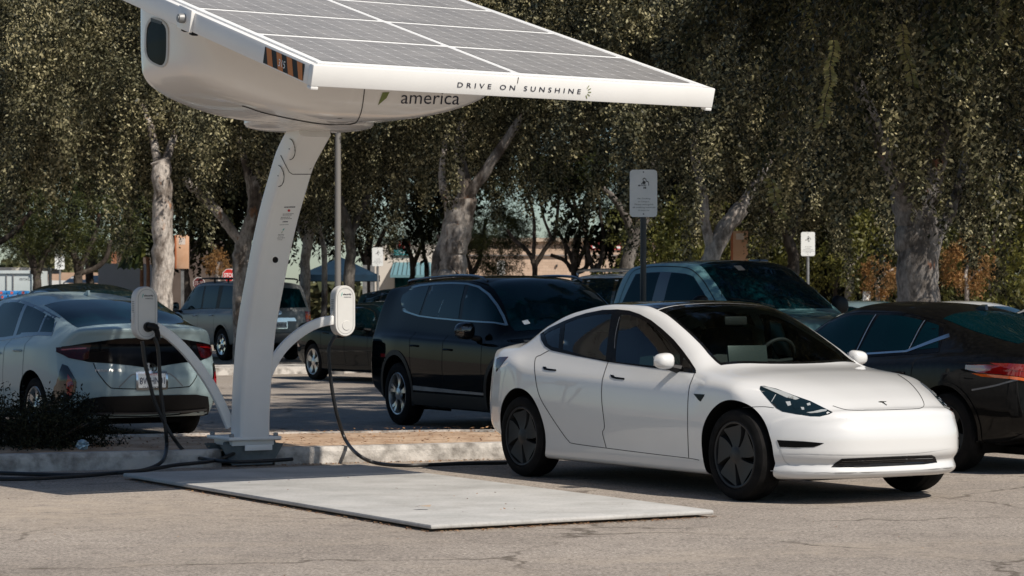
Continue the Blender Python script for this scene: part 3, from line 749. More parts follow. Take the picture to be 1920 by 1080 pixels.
def silver_hatchback():
    p = paint('silver_paint', (.28, .37, .39), .0, .45, .04); p.node_tree.nodes['Principled BSDF'].inputs['Coat Weight'].default_value = .45
    c = Car('parked_car', 'silver hatchback seen from behind, with a dark glass tail panel, behind the left charger', 'car', SPECS['hatch'], (-5.0, 27.35), 122.5, p, dx=.03)
    c.root.scale = (1.03, 1.05, 1.02); c.arches()
    c.side_glass([(-1.62, -1.50, -1.28, -1.30), (-1.24, -1.22, -.62, -.66), (-.56, -.52, .12, .92)], M['glass'], .03, .04, M['gloss_black'], .045)
    c.top_glass('windscreen', .42, 1.12, M['glass'], .03, 0, .08); 
    c.top_glass('rear_window', -1.98, -.98, M['glass'], .02, .0, .05)
    c.finish_body()
    # glass tail panel with lamps at its ends, measured on the rear face
    tail = [(-.80, .955), (-.62, .99), (-.3, 1.035), (0, 1.045), (.3, 1.035), (.62, .99), (.80, .955), (.80, .90), (.74, .84), (.60, .80), (.40, .785), (.2, .762), (.08, .745), (-.08, .745), (-.2, .762), (-.40, .785), (-.60, .80), (-.74, .84), (-.80, .90)]
    c.patch('tail_panel', 'rear', tail, M['tailglass'], .006, .012, step=.05)
    for sg in (1, -1):
        c.patch('tail_light', 'rear', [(sg * a, b) for a, b in [(.825, .945), (.70, .965), (.56, .975), (.60, .83), (.66, .815), (.76, .84), (.83, .90)]], M['darkred'], .010, .006, step=.04)
        c.patch('tail_light_strip', 'rear', [(sg * a, b) for a, b in [(.80, .93), (.70, .942), (.60, .948), (.61, .932), (.70, .926), (.80, .914)]], M['red'], .013, .003, step=.04)
        c.patch('bumper_lamp', 'rear', [(sg * a, b) for a, b in [(.81, .78), (.775, .76), (.725, .60), (.735, .50), (.80, .34), (.845, .34), (.85, .55), (.83, .72)]], M['gloss_black'], .006, .008, step=.03)
        c.patch('bumper_reflector', 'rear', [(sg * a, b) for a, b in [(.785, .68), (.755, .62), (.745, .56), (.765, .47), (.79, .47), (.80, .58)]], M['red'], .010, .004, step=.03)
    c.line('rear', [(-.56, .79), (-.53, .68), (-.44, .56), (-.36, .535), (0, .525), (.36, .535), (.44, .56), (.53, .68), (.56, .79)], .010, mirror=False)
    c.line('rear', [(-.34, .545), (-.22, .66), (-.14, .675), (.14, .675), (.22, .66), (.34, .545)], .014, mat('silver_shadow_crease', (.20, .21, .215), .5), 'tailgate_crease_shade')  # crease shadow put into the colour as a darker line
    c.patch('bumper_insert', 'rear', [(-.66, .43), (-.50, .455), (0, .46), (.50, .455), (.66, .43), (.76, .24), (.6, .20), (0, .19), (-.6, .20), (-.76, .24)], M['black'], .012, .02, step=.06)
    c.line('rear', [(-.68, .30), (0, .285), (.68, .30)], .02, mat('bumper_trim_grey', (.05, .05, .055), .35), 'bumper_trim', .02)
    c.top_glass('spoiler_edge', -2.06, -1.99, p, .0)
    plate(c, (0, .605), .312, .157, '8WHN01', ('TOYOTA', 'CLAREMONT'))
    c.text('badge_text', 'PRIUS PRIME', 'rear', (.43, .715), .25, .024, M['chrome'])
    # emblem of three ovals on the tailgate
    b = MB(); ring = lambda cx, cz, rx, rz, w: [([(cx + rx * math.cos(t), cz + rz * math.sin(t)) for t in np.linspace(0, 2*math.pi, 25)[:-1]], w)]
    for cx, cz, rx, rz in ((0, .735, .062, .042), (0, .735, .02, .038), (0, .752, .042, .016)):
        P = [(cx + rx * math.cos(t), cz + rz * math.sin(t)) for t in np.linspace(0, 2 * math.pi, 28)]
        V, Fc = c.skin.patch('rear', ribbon(P, .011), .012, .003, .012); b.add(V, Fc)
    b.build('emblem', M['chrome'], c.root)
    shut_lines(c, [(-1.16, .05), (-.58, .03), (.72, .02)], .30)
    c.handle(-.98, .90, p); c.handle(-.38, .86, p); c.mirror_pair(.62, .98, .95, p)
    lamp_pair(c, 'headlight', 'front', [(.72, .66), (.5, .58), (.55, .54), (.78, .60)], M['lamp'])
    c.wheels('spoke', M['alloy'], 7); underside(c)
    b = MB(); prof = [(-.09, .0), (.07, 0), (.05, .012), (-.045, .055), (-.08, .055)]
    z0 = c.c(10, -.62); b.prism(prof, .018, Matrix(((1, 0, 0, -.62), (0, 0, 1, -.009), (0, 1, 0, z0 - .004), (0, 0, 0, 1)))); b.build('roof_antenna', p, c.root)
    b = MB(); zg = c.c(10, -1.35) + .012; b.tube([(-1.98, .08, c.c(10, -1.98) + .02), (-1.75, -.1, c.c(10, -1.75) + .02), (-1.5, -.3, c.c(10, -1.5) + .01)], .009, 6); b.build('rear_wiper', M['black'], c.root)

def plate(c, cen, w, h, text, extra=None, off=.012):
    a, z = cen; poly = [(a + u, z + v) for u, v in rrect(w, h, .012, 3)]
    fr = c.patch('number_plate', 'rear', poly, M['signwhite'], off, .012, step=.04)[0]
    hole = [(a + u, z + v) for u, v in rrect(w - .02, h - .02, .01, 3)]
    c.patch('plate_frame', 'rear', [(a + u, z + v) for u, v in rrect(w + .022, h + .022, .016, 3)], M['chrome'], off + .004, .01, holes=(hole,), step=.04)
    c.text('plate_number', text, 'rear', (a, z), w * .84, h * .42, mat('plate_blue_ink', (.01, .02, .07), .6), 0, off + .004, fr)
    if extra:
        c.text('plate_lettering', extra[0], 'rear', (a, z + h * .38), w * .5, h * .11, M['redink'], 0, off + .006, fr)
        c.text('plate_lettering', extra[1], 'rear', (a, z - h * .40), w * .66, h * .12, M['ink'], 0, off + .006, fr)

def black_suv():
    p = paint('black_paint', (.002, .003, .0035), 0., .5, .2)
    c = Car('parked_suv', 'black sport utility vehicle with a bright window surround, behind the white sedan', 'SUV', SPECS['suv'], (.107, 27.69), -63, p, dx=.03)
    z6 = lambda q: ZP(660, 480, 3.176, q)
    c.arches(M['black'], .055)
    dlo = smooth_poly([(273, 262), (288, 222), (335, 188), (400, 172), (500, 161), (600, 158), (690, 162), (760, 180), (822, 225), (872, 290), (908, 355), (930, 414)], 1)
    low = [(915, 416), (850, 402), (700, 393), (500, 375), (400, 362), (315, 335), (283, 308)]
    outer = z6(dlo + low)
    inner = z6([(287, 262), (300, 230), (343, 199), (405, 182), (500, 171), (600, 167), (686, 171), (750, 189), (808, 232), (858, 296), (892, 358), (910, 404), (850, 393), (700, 384), (500, 366), (405, 354), (325, 327), (296, 303)])
    c.patch('window_surround', 'cam', outer, mat('satin_strip', (.26, .33, .35), .3, .85), .006, .01, True, (inner,), step=4)
    q = z6([(292, 262), (303, 234), (346, 203), (405, 187), (462, 178), (440, 240), (402, 350), (328, 322), (300, 300)]); r = z6([(482, 176), (600, 170), (676, 172), (650, 270), (636, 374), (500, 362), (415, 352), (445, 255)]); f = z6([(700, 176), (750, 193), (804, 236), (853, 298), (886, 358), (902, 400), (850, 389), (655, 378), (670, 270)])
    for g in (q, r, f): c.patch('side_window', 'cam', g, M['glass'], .006, .004, True, step=5)
    c.patch('window_trim', 'cam', inner, M['trim'], .003, .004, True, step=6)
    c.top_glass('windscreen', .34, 1.20, M['glass'], .03, 0, .10); c.finish_body()
    c.patch('rear_window', 'rear', [(-.62, 1.52), (0, 1.56), (.62, 1.52), (.70, 1.14), (0, 1.10), (-.70, 1.14)], M['glass'], .004, .01, step=.08)
    lamp_pair(c, 'tail_light', 'rear', [(.84, 1.05), (.60, 1.02), (.60, .93), (.86, .90)], M['red'])
    c.patch('side_lower_trim', 'right', [(-.93, .40), (.93, .40), (.93, .26), (-.93, .26)], M['black'], .008, .01, mirror=True, step=.08)
    c.patch('sill_strip', 'right', [(-.90, .475), (-.5, .470), (.3, .455), (.90, .45), (.90, .425), (-.90, .425)], M['steel'], .010, .008, mirror=True, step=.06)
    shut_lines(c, [(-1.0, .10), (-.12, .02), (.86, .02)], .36)
    c.handle(-.86, .93, p); c.handle(.02, .90, p); c.mirror_pair(.66, 1.12, 1.04, M['gloss_black'], (.18, .24, .19))
    for sg in (-1, 1):
        b = MB(); y = sg * .60; b.tube(spline([(-1.75, y, 1.645), (-1.6, y, 1.69), (-.6, y, 1.728), (.1, y, 1.715), (.35, y, 1.66)], 5), .016, 8); b.build('roof_rail', M['gloss_black'], c.root)
    b = MB(); b.tube([(-1.55, .0, 1.70), (-1.85, 0, 1.86)], [.008, .004], 6); b.build('roof_antenna', M['black'], c.root)
    c.patch('windscreen_sticker', 'top', [(1.08, -.55), (1.14, -.55), (1.14, -.48), (1.08, -.48)], M['signwhite'], .006, .001)
    c.wheels('split', M['alloy'], 5); underside(c, .26)

def black_sedan():
    p = noise_mat('dusty_black_paint', (.0025, .0025, .0025), (.007, .0065, .006), 26, .45, coat=.4, spec=.05)
    c = Car('parked_car', 'black sedan with a red tail light, seen from behind at the right edge', 'car', SPECS['sedan'], (3.70, 22.45), 121, p, dx=.03)
    c.arches(p, .03)
    z8 = lambda q: ZP(1380, 540, 2.633, q)
    c.side_glass([(-1.18, -1.02, -.86, -.83), (-.79, -.80, -.22, -.12), (-.04, -.14, .48, .95)], M['glass'], .03, .035, M['trim'], .05)
    # bright strip kicked up under the small rear pane
    L = [(x, c.c(7, x) + .012) for x in np.linspace(-.80, .98, 10)]; U = [(x, z + .017) for x, z in L[::-1]]
    c.patch('window_brightwork', 'right', L + U, M['chrome'], .007, .006, mirror=True, step=.05)
    c.patch('window_brightwork', 'right', [(-1.24, 1.13), (-.80, c.c(7, -.8) + .012), (-.72, c.c(7, -.8) + .012), (-.80, c.c(7, -.8) + .035), (-1.20, 1.16)], M['chrome'], .008, .006, mirror=True, step=.04)
    for x0, x1 in ((-.81, -.83), (-.09, -.17)):
        c.line('right', [(x0, c.c(7, x0) + .03), (x1, c.c(9, x1) - .03)], .012, M['alloy'], 'pillar_strip', .007, True)
    c.top_glass('windscreen', .42, 1.12, M['glass'], .03, 0, .08); c.top_glass('rear_window', -1.95, -.98, M['glass'], .035, 0, .06); c.finish_body()
    lamp_pair(c, 'tail_light', 'rear', [(.40, .88), (.62, .90), (.86, .915), (.90, .90), (.87, .845), (.74, .815), (.42, .83)], M['red'], off=.006)
    lamp_pair(c, 'side_tail_light', 'right', [(-1.93, .928), (-2.1, .928), (-2.3, .925), (-2.36, .868), (-2.22, .868), (-2.08, .895)], M['red'], off=.008)
    lamp_pair(c, 'tail_light_band', 'rear', [(.42, .825), (.74, .81), (.88, .84), (.87, .815), (.74, .785), (.42, .80)], M['orange'], off=.009)
    c.line('right', [(-1.75, .70), (-2.0, .745), (-2.2, .80)], .014, M['steel'], 'bumper_crease_tone', .004, True)  # crease drawn as a paler steel-coloured line
    c.patch('bumper_insert', 'rear', [(-.7, .42), (.7, .42), (.74, .26), (.6, .22), (-.6, .22), (-.74, .26)], M['black'], .008, .01, step=.08)
    c.patch('number_plate', 'rear', [(u, .62 + v) for u, v in rrect(.30, .15, .012, 3)], M['signwhite'], .012, .012, step=.04)
    shut_lines(c, [(-1.02, .12), (-.10, .02), (.78, .02)], .30)
    c.handle(-.80, .82, p); c.handle(.08, .80, p); c.mirror_pair(.60, .98, 1.0, p)
    b = MB(); z0 = c.c(10, -.86); b.prism([(-.09, 0), (.07, 0), (.03, .02), (-.04, .05), (-.08, .05)], .03, Matrix(((1, 0, 0, -.86), (0, 0, 1, -.015), (0, 1, 0, z0 - .004), (0, 0, 0, 1)))); b.build('roof_antenna', M['gloss_black'], c.root)
    c.wheels('spoke', M['black'], 5); underside(c)

def pickup_truck():
    p = paint('blue_grey_paint', (.11, .235, .25), .1, .45, .06)
    c = Car('pickup_truck', 'grey-blue crew cab pickup truck with a sign post in front of its rear window', 'pickup truck', SPECS['pickup'], (2.74, 31.5), -57, p, dx=.04)
    c.arches(p, .05)
    c.side_glass([(-1.00, -.82, -.30, -.36), (-.10, -.06, .40, .98)], M['glass'], .05, .11, M['gloss_black'], .012)
    c.top_glass('windscreen', .34, 1.22, M['glass'], .06, 0, .06); c.finish_body()
    c.patch('bed_cover', 'top', [(-2.88, -.78), (-1.32, -.78), (-1.32, .78), (-2.88, .78)], M['black'], .006, .01, step=.12)
    c.patch('rear_window', 'rear', [(-.62, 1.80), (.62, 1.80), (.70, 1.42), (-.70, 1.42)], M['glass'], .004, .01, step=.1)
    shut_lines(c, [(-1.06, .02), (-.2, .02), (1.05, .03)], .52)
    c.line('right', [(-1.08, 1.30), (-.98, 1.70), (-.80, 1.86), (0, 1.875), (.40, 1.80), (.80, 1.54), (1.12, 1.28)], .010, mirror=True)
    c.handle(-.92, 1.12, M['chrome']); c.handle(-.04, 1.12, M['chrome']); c.mirror_pair(.92, 1.38, 1.12, M['black'], (.16, .26, .26))
    lamp_pair(c, 'headlight', 'front', [(.62, 1.0), (.92, 1.0), (.92, .82), (.62, .84)], M['lampwhite']); lamp_pair(c, 'tail_light', 'rear', [(.80, 1.15), (.96, 1.15), (.96, .85), (.80, .85)], M['red'])
    c.patch('grille', 'front', [(-.55, 1.02), (.55, 1.02), (.5, .70), (-.5, .70)], M['black'], .006, .01, step=.1)
    b = MB(); b.box((-.1, .62, 1.955), (.24, .16, .06), bevel=.025); b.build('roof_antenna', M['gloss_black'], c.root)
    c.patch('windscreen_sticker', 'top', [(.50, -.26), (.60, -.26), (.60, -.15), (.50, -.15)], mat('sticker_beige', (.5, .38, .28), .6), .006, .001)
    b = MB(); b.tube([(.95, -.80, 1.42), (.95, -.80, 1.60)], .004, 5); b.build('whip_antenna', M['black'], c.root)
    b = MB()
    for y in (-.2, .45): b.tube([(1.24, y, 1.37), (1.14, y - .25, 1.44), (1.06, y - .55, 1.47)], .010, 6)
    b.build('wiper', M['black'], c.root)
    c.wheels('spoke', M['alloy'], 6); underside(c, .45)

def silver_suv():
    p = paint('silver_suv_paint', (.21, .22, .22), .35, .45, .04); p.node_tree.nodes['Principled BSDF'].inputs['Coat Weight'].default_value = .3
    c = Car('parked_suv', 'large silver sport utility vehicle with a roof rack, tail toward us behind the charging column', 'SUV', SPECS['bigsuv'], (-6.95, 60.8), 121, p, dx=.05)
    c.arches(p, .04)
    c.side_glass([(-2.42, -2.30, -1.28, -1.26), (-1.06, -1.04, -.22, -.26), (-.16, -.12, .50, 1.05)], M['glass'], .04, .07, M['black'], .02)
    c.top_glass('windscreen', .42, 1.22, M['glass'], .04); c.finish_body()
    c.patch('rear_window', 'rear', [(-.66, 1.72), (0, 1.76), (.66, 1.72), (.78, 1.28), (0, 1.26), (-.78, 1.28)], M['glass'], .006, .01, step=.1)
    lamp_pair(c, 'tail_light', 'rear', [(.72, 1.18), (.94, 1.18), (.96, .98), (.86, .90), (.74, .94)], M['red'], off=.008); lamp_pair(c, 'tail_light_lens', 'rear', [(.75, 1.12), (.90, 1.12), (.90, 1.0), (.76, 1.0)], M['orange'], off=.014)
    c.patch('tailgate_handle', 'rear', [(-.42, 1.03), (.42, 1.03), (.46, .95), (-.46, .95)], M['chrome'], .02, .02, step=.1)
    plate(c, (-.05, .86), .32, .16, '6ERB716')
    c.patch('rear_bumper', 'rear', [(-.92, .66), (.92, .66), (.92, .50), (-.92, .50)], M['alloy'], .06, .08, step=.1)
    c.patch('bumper_shadow_gap', 'rear', [(-.92, .675), (.92, .675), (.92, .655), (-.92, .655)], M['gap'], .01, 0, step=.1)
    b = MB()
    for cx, cz, rx, rz in ((0, 1.16, .07, .045), (0, 1.16, .022, .042), (0, 1.178, .046, .018)):
        P = [(cx + rx * math.cos(t), cz + rz * math.sin(t)) for t in np.linspace(0, 2 * math.pi, 24)]; V, Fc = c.skin.patch('rear', ribbon(P, .013), .012, .003, .02); b.add(V, Fc)
    b.build('emblem', M['chrome'], c.root)
    b = MB(); y0 = c.skin.hit('rear', [(-.1, 1.27), (.3, 1.30)], .03); b.tube([y0[0][0], y0[1][0]], .014, 6); b.build('rear_wiper', M['black'], c.root)
    for sg in (-1, 1):
        b = MB(); b.tube(spline([(-2.2, sg * .72, 1.87), (-2.05, sg * .72, 1.965), (.1, sg * .72, 1.985), (.35, sg * .72, 1.88)], 4), .02, 8)
        for x in (-1.4, -.6): b.tube([(x, sg * .72, 1.88), (x, sg * .72, 1.98)], .025, 6)
        b.build('roof_rail', M['black'], c.root)
    b = MB()
    for x in (-1.7, -.3): b.tube([(x, -.72, 1.975), (x, .72, 1.975)], .018, 6)
    b.build('rack_bar', M['black'], c.root)
    shut_lines(c, [(-1.16, .05), (-.2, .02), (.95, .02)], .44)
    c.handle(-.98, 1.08, M['chrome'], .24); c.handle(-.02, 1.07, M['chrome'], .24); c.mirror_pair(.92, 1.28, 1.12, M['black'], (.16, .24, .24))
    c.wheels('spoke', M['chrome'], 6); underside(c, .4)

def generic_car(label, cat, spec, loc, ang, pm, name='parked_car', extra=None, dx=.06, group=None, glass=None):
    sp = SPECS[spec]; c = Car(name, label, cat, sp, loc, ang, pm, group, dx); c.arches()
    xr = sp['st'][0][0]
    if spec == 'sedan': P = [(-1.10, -1.0, -.86, -.83), (-.79, -.80, -.16, -.10), (-.03, -.10, .48, .95)]; w = (.42, 1.12); rg = (-1.95, -.98)
    elif spec == 'hatch': P = [(-1.5, -1.4, -1.28, -1.30), (-1.24, -1.22, -.62, -.66), (-.56, -.52, .12, .92)]; w = (.42, 1.12); rg = (-1.98, -.98)
    else: P = [(-2.0, -1.85, -1.15, -1.10), (-1.02, -1.04, -.22, -.18), (-.1, -.12, .45, .95)]; w = (.36, 1.18); rg = None
    c.side_glass(P, glass or M['glass'], .035, .04, M['gloss_black'], .03); c.top_glass('windscreen', *w, glass or M['glass'], .03, 0, .08)
    if rg: c.top_glass('rear_window', *rg, glass or M['glass'], .03)
    c.finish_body()
    if not rg: c.patch('rear_window', 'rear', [(-.62, 1.52), (0, 1.56), (.62, 1.52), (.70, 1.14), (0, 1.10), (-.70, 1.14)], M['glass'], .004, .01, step=.1)
    zt = sp['st'][0][6] - .05
    lamp_pair(c, 'tail_light', 'rear', [(.45, zt), (.82, zt), (.86, zt - .1), (.5, zt - .12)], M['red'], off=.006)
    zf = sp['st'][-1][7] - .02
    lamp_pair(c, 'headlight', 'front', [(.45, zf - .03), (.82, zf + .02), (.84, zf - .08), (.5, zf - .12)], M['lampwhite'], off=.006)
    shut_lines(c, [(-1.06, .1), (-.10, .02), (.78, .02)], .32); c.handle(-.84, .86, pm); c.handle(.06, .84, pm); c.mirror_pair(.62, sp['st'][6][7] + .08, .98, pm)
    c.wheels('spoke', M['alloy'], 5); underside(c, .24); return c

def other_cars():
    dark = paint('dark_blue_black_paint', (.003, .008, .010), 0., .4, .2)
    c = generic_car('dark compact sedan with five-spoke wheels, behind the right charger', 'car', 'sedan', (-2.15, 43.9), -59, dark, dx=.045)
    c = generic_car('dark fastback car parked just beyond the silver hatchback', 'car', 'hatch', (-6.3, 35.6), 121, dark, dx=.045); c.root.scale = (1.03, 1.0, 1.12)
    wp = paint('white_suv_paint', (.74, .74, .73), 0., .35, .02)
    c = generic_car('white sport utility vehicle with a grey roof rack, behind the black one', 'SUV', 'bigsuv', (1.95, 44.5), 121, wp, name='parked_suv', dx=.05)
    b = MB()
    for sg in (-1, 1): b.tube(spline([(-2.2, sg * .70, 1.88), (-2.0, sg * .70, 1.97), (.1, sg * .70, 1.99), (.3, sg * .7, 1.90)], 4), .022, 8)
    for x in (-1.7, -.9, -.1): b.tube([(x, -.7, 1.985), (x, .7, 1.985)], .025, 6)
    b.build('roof_rack', M['alloy'], c.root)
    b = MB(); b.prism([(-.1, 0), (.08, 0), (.03, .03), (-.05, .07), (-.09, .07)], .03, Matrix(((1, 0, 0, -2.2), (0, 0, 1, -.015), (0, 1, 0, 1.88), (0, 0, 0, 1)))); b.build('roof_antenna', wp, c.root)
    generic_car('white sedan roof showing beyond the black sedan, left of the other distant cars', 'car', 'sedan', (8.3, 45.5), 121, wp)
    sil = paint('pale_grey_paint', (.55, .55, .54), .3, .35, .03)
    generic_car('white car with dark windows at the right edge, behind the black sedan', 'car', 'sedan', (7.6, 33.2), 121, wp)
    generic_car('dark car at the far right, beyond the white ones', 'car', 'hatch', (10.4, 44.0), 121, dark)
    blue = paint('teal_blue_paint', (.03, .16, .22), .2, .3, .05)
    generic_car('blue-green car whose roof shows left of the big right-hand trunk', 'car', 'sedan', (8.4, 58.), 121, blue)
    generic_car('pale blue car whose roof shows beside the pickup mirror', 'car', 'sedan', (7.3, 52.), 121, paint('pale_blue_paint', (.25, .36, .40), .2, .3, .05))
    generic_car('dark green-blue car roof beyond the dark compact sedan', 'car', 'suv', (-1.7, 53.5), -59, paint('dark_teal_paint', (.02, .06, .07), .2, .3, .1))
# ------------------------------------------------------------------ solar charging station
US = Vector((.502, -.865, 0)); VS = Vector((.865, .502, 0))           # along the bay (towards us) and across it
B0 = Vector((-2.36, 21.6, 0))
def solar_panel_mat():
    m = mat('photovoltaic_cells', (.02, .022, .028), .42, 0, 0., .30); N, L, b = nt(m)
    uv = N.new('ShaderNodeUVMap'); sx = N.new('ShaderNodeSeparateXYZ'); L.new(uv.outputs[0], sx.inputs[0])
    def mth(op, a, bb=None):
        n = N.new('ShaderNodeMath'); n.operation = op
        for i, q in enumerate((a, bb)):
            if q is None: continue
            if isinstance(q, (int, float)): n.inputs[i].default_value = q
            else: L.new(q, n.inputs[i])
        return n.outputs[0]
    fu = mth('FRACT', mth('MULTIPLY', sx.outputs[0], 10)); fv = mth('FRACT', mth('MULTIPLY', sx.outputs[1], 6))
    du = mth('ABSOLUTE', mth('SUBTRACT', fu, .5)); dv = mth('ABSOLUTE', mth('SUBTRACT', fv, .5))
    l1 = mth('GREATER_THAN', du, .485); l2 = mth('GREATER_THAN', dv, .488); l3 = mth('GREATER_THAN', mth('ADD', du, dv), .91)
    bus = mth('GREATER_THAN', mth('ABSOLUTE', mth('SUBTRACT', mth('FRACT', mth('MULTIPLY', sx.outputs[1], 24)), .5)), .478)
    lines = mth('MINIMUM', mth('ADD', mth('ADD', mth('MULTIPLY', l1, .8), mth('MULTIPLY', l2, .9)), mth('ADD', mth('MULTIPLY', l3, 1.), mth('MULTIPLY', bus, .4))), 1.)
    mx = N.new('ShaderNodeMix'); mx.data_type = 'RGBA'; L.new(lines, mx.inputs[0]); mx.inputs[6].default_value = (.030, .033, .040, 1); mx.inputs[7].default_value = (.8, .8, .8, 1)
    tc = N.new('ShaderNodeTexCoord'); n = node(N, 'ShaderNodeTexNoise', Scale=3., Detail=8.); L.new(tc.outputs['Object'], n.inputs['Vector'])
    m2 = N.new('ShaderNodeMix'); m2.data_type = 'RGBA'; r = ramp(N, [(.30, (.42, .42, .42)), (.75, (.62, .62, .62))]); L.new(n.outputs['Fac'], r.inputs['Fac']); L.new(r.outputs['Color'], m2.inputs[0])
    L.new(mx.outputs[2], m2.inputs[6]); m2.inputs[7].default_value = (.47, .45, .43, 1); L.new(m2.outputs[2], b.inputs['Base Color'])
    return m

def charging_station():
    root = thing('solar_charging_station', 'white solar charging station with a leaning column, tilted panel canopy and two chargers', 'charging station', B0)
    off = B0
    # ---- concrete pad
    slab = noise_mat('pad_concrete', (.40, .395, .38), (.49, .48, .465), 2.2, .8, 8, bump=.12, bscale=60)
    N, L, bb = nt(slab); tc = N.new('ShaderNodeTexCoord'); mp = N.new('ShaderNodeMapping'); mp.inputs['Rotation'].default_value = (0, 0, 1.05); mp.inputs['Scale'].default_value = (.8, 1.3, 1); L.new(tc.outputs['Object'], mp.inputs['Vector'])
    n1 = node(N, 'ShaderNodeTexNoise', Scale=1.7, Detail=9., Roughness=.72); L.new(mp.outputs['Vector'], n1.inputs['Vector']); r1 = ramp(N, [(.30, (.80, .79, .77)), (.52, (1., 1., 1.)), (.75, (1.06, 1.05, 1.03))]); L.new(n1.outputs['Fac'], r1.inputs['Fac'])
    n2 = node(N, 'ShaderNodeTexNoise', Scale=38., Detail=4., Roughness=.7); L.new(tc.outputs['Object'], n2.inputs['Vector']); r2 = ramp(N, [(.25, (.78, .77, .75)), (.5, (1., 1., 1.))]); L.new(n2.outputs['Fac'], r2.inputs['Fac'])
    src = bb.inputs['Base Color'].links[0].from_socket
    for r_ in (r1, r2): x = N.new('ShaderNodeMix'); x.data_type = 'RGBA'; x.blend_type = 'MULTIPLY'; x.inputs[0].default_value = 1.; L.new(src, x.inputs[6]); L.new(r_.outputs['Color'], x.inputs[7]); src = x.outputs[2]
    L.new(src, bb.inputs['Base Color']); c0 = Vector((-.507, 15.33, 0)); V = VS; Un = -US; w, l, h = 2.15, 5.28, .042
    b = MB(); P = [c0, c0 + V * w, c0 + V * w + Un * l, c0 + Un * l]; cen = sum(P, Vector()) / 4
    R = Matrix((V, Un, (0, 0, 1))).transposed(); b.box(cen + Vector((0, 0, .012 + h / 2)), (w, l, h - .012), R, .012); b.build('base_pad', slab, root, off)
    # ---- footing block under the column
    b = MB(); Rb = Matrix((VS, -US, (0, 0, 1))).transposed()
    for z, s, hh in ((.245, .50, .03), (.205, .40, .05)): b.box(B0 + Vector((0, 0, z)), (s, s, hh), Rb, .008)
    b.build('base_plate', M['white'], root, off)
    b = MB()
    for sx in (-1, 1):
        for sy in (-1, 1): b.lathe([(.0005, .03), (.018, .03), (.022, .02), (.022, 0)], 8, Matrix.Translation(B0 + VS * .21 * sx + US * .21 * sy + Vector((0, 0, .26))))
    b.build('anchor_bolt', M['steel'], root, off)
    b = MB()
    for sgn in (-1, 1):
        b.prism([(-.30, .18), (.30, .18), (.19, .0), (-.19, 0)], .02, frame(B0 + US * (.17 * sgn) + VS * 0 - US * .01 + Vector((0, 0, .012)), VS, (0, 0, 1)))
    b.box(B0 + Vector((0, 0, .10)), (.30, .30, .17), Rb, .01)
    b.tube([B0 + VS * -.24 + US * .12 + Vector((0, 0, .19)), B0 + VS * .24 + US * .12 + Vector((0, 0, .19))], .028, 10)
    b.build('footing', noise_mat('footing_grey', (.10, .12, .13), (.17, .19, .19), 7, .6), root, off)
    b = MB(); b.box(B0 + US * .245 + VS * .03 + Vector((0, 0, .165)), (.26, .012, .05), Rb, .004); b.build('footing_cover', M['white'], root, off)
    # ---- column
    pts = [(.13, .26), (.145, .5), (.185, .8), (.235, 1.09), (.31, 1.32), (.415, 1.556), (.56, 1.87), (.734, 2.19), (.90, 2.43), (1.05, 2.633), (1.22, 2.77), (1.40, 2.90)]
    cp = spline([(a, z, 0) for a, z in pts], 3); fr = []; 
    for i, p in enumerate(cp):
        t = (cp[min(i + 1, len(cp) - 1)] - cp[max(i - 1, 0)]).normalized(); nrm = Vector((t.y, -t.x, 0))
        fr.append((B0 + US * p.x + Vector((0, 0, p.y)), VS, US * nrm.x + Vector((0, 0, nrm.y))))
    sec = rrect(.285, .235, .035, 4); b = MB(); b.sweep(fr, sec); b.build('column', M['white'], root, off)
    V_, F_ = [Vector(p) for p in b.v], b.f; sk = Skin(V_, F_)
    def put(name, V, Fc, m, par=root): q = MB(); q.add(V, Fc); return q.build(name, m, par, off, 40)
    # joint line and round covers
    z4 = lambda q: ZP(380, 220, 3.175, q)
    for q in ([(465, 225), (485, 265), (515, 325), (535, 338), (600, 338), (676, 338)],): put('column_joint', *sk.patch('cam', ribbon(z4(q), 1.3), .002, 0, 2.), M['gap'])
    for cx, cy, rx, ry in ((520, 188, 31, 60), (453, 348, 31, 62)):
        ring = z4([(cx + rx * math.cos(t) - .0 * ry * math.sin(t), cy + ry * math.sin(t)) for t in np.linspace(0, 2 * math.pi, 28)[:-1]])
        put('access_cover', *sk.patch('cam', ring, .006, .006, 3.), M['white'])
        arc = z4([(cx + rx * math.cos(t), cy + ry * math.sin(t)) for t in np.linspace(-1.5, 1.6, 18)]); put('cover_edge', *sk.patch('cam', ribbon(arc, 1.2), .008, 0, 2.), M['gap'])
        put('cover_bolt', *sk.patch('cam', z4([(cx + 3 * math.cos(t), cy + 4 * math.sin(t)) for t in np.linspace(0, 6.28, 9)[:-1]]), .009, .003, 1.), M['steel'])
    cam = [(515.8 + 5.5 * math.cos(t), 486.7 + 6 * math.sin(t)) for t in np.linspace(0, 6.28, 20)[:-1]]
    put('round_socket', *sk.patch('cam', cam, .004, .004, 2.), M['black']); o = [(515.8 + 8 * math.cos(t), 486 + 8.5 * math.sin(t)) for t in np.linspace(0, 6.28, 24)[:-1]]
    put('socket_ring', *sk.patch('cam', o, .007, .008, 2.5, (cam,)), M['white'])
    z8 = lambda q: ZP(500, 370, 10.8, q)
    def ctext(s, x, y, w, h, m, name='column_lettering'):
        A, Fc = text2d(s, 1., .01); W = np.ptp(A[:, 0]); H = np.ptp(A[:, 1]); (cx, cy), = z8([(x, y)]); sl = -.05
        P2 = [(cx + a * w / W / 10.8 - b_ * h / H / 10.8 * sl, cy - b_ * h / H / 10.8 - a * w / W / 10.8 * .03) for a, b_ in A]
        V, F2 = sk.decal('cam', P2, Fc, .0025); return V, F2
    q = MB()
    for s_, x, y, w_, h_ in (('electrify', 288, 757, 120, 26), ('america', 285, 782, 100, 12)): q.add(*ctext(s_, x, y, w_, h_, None))
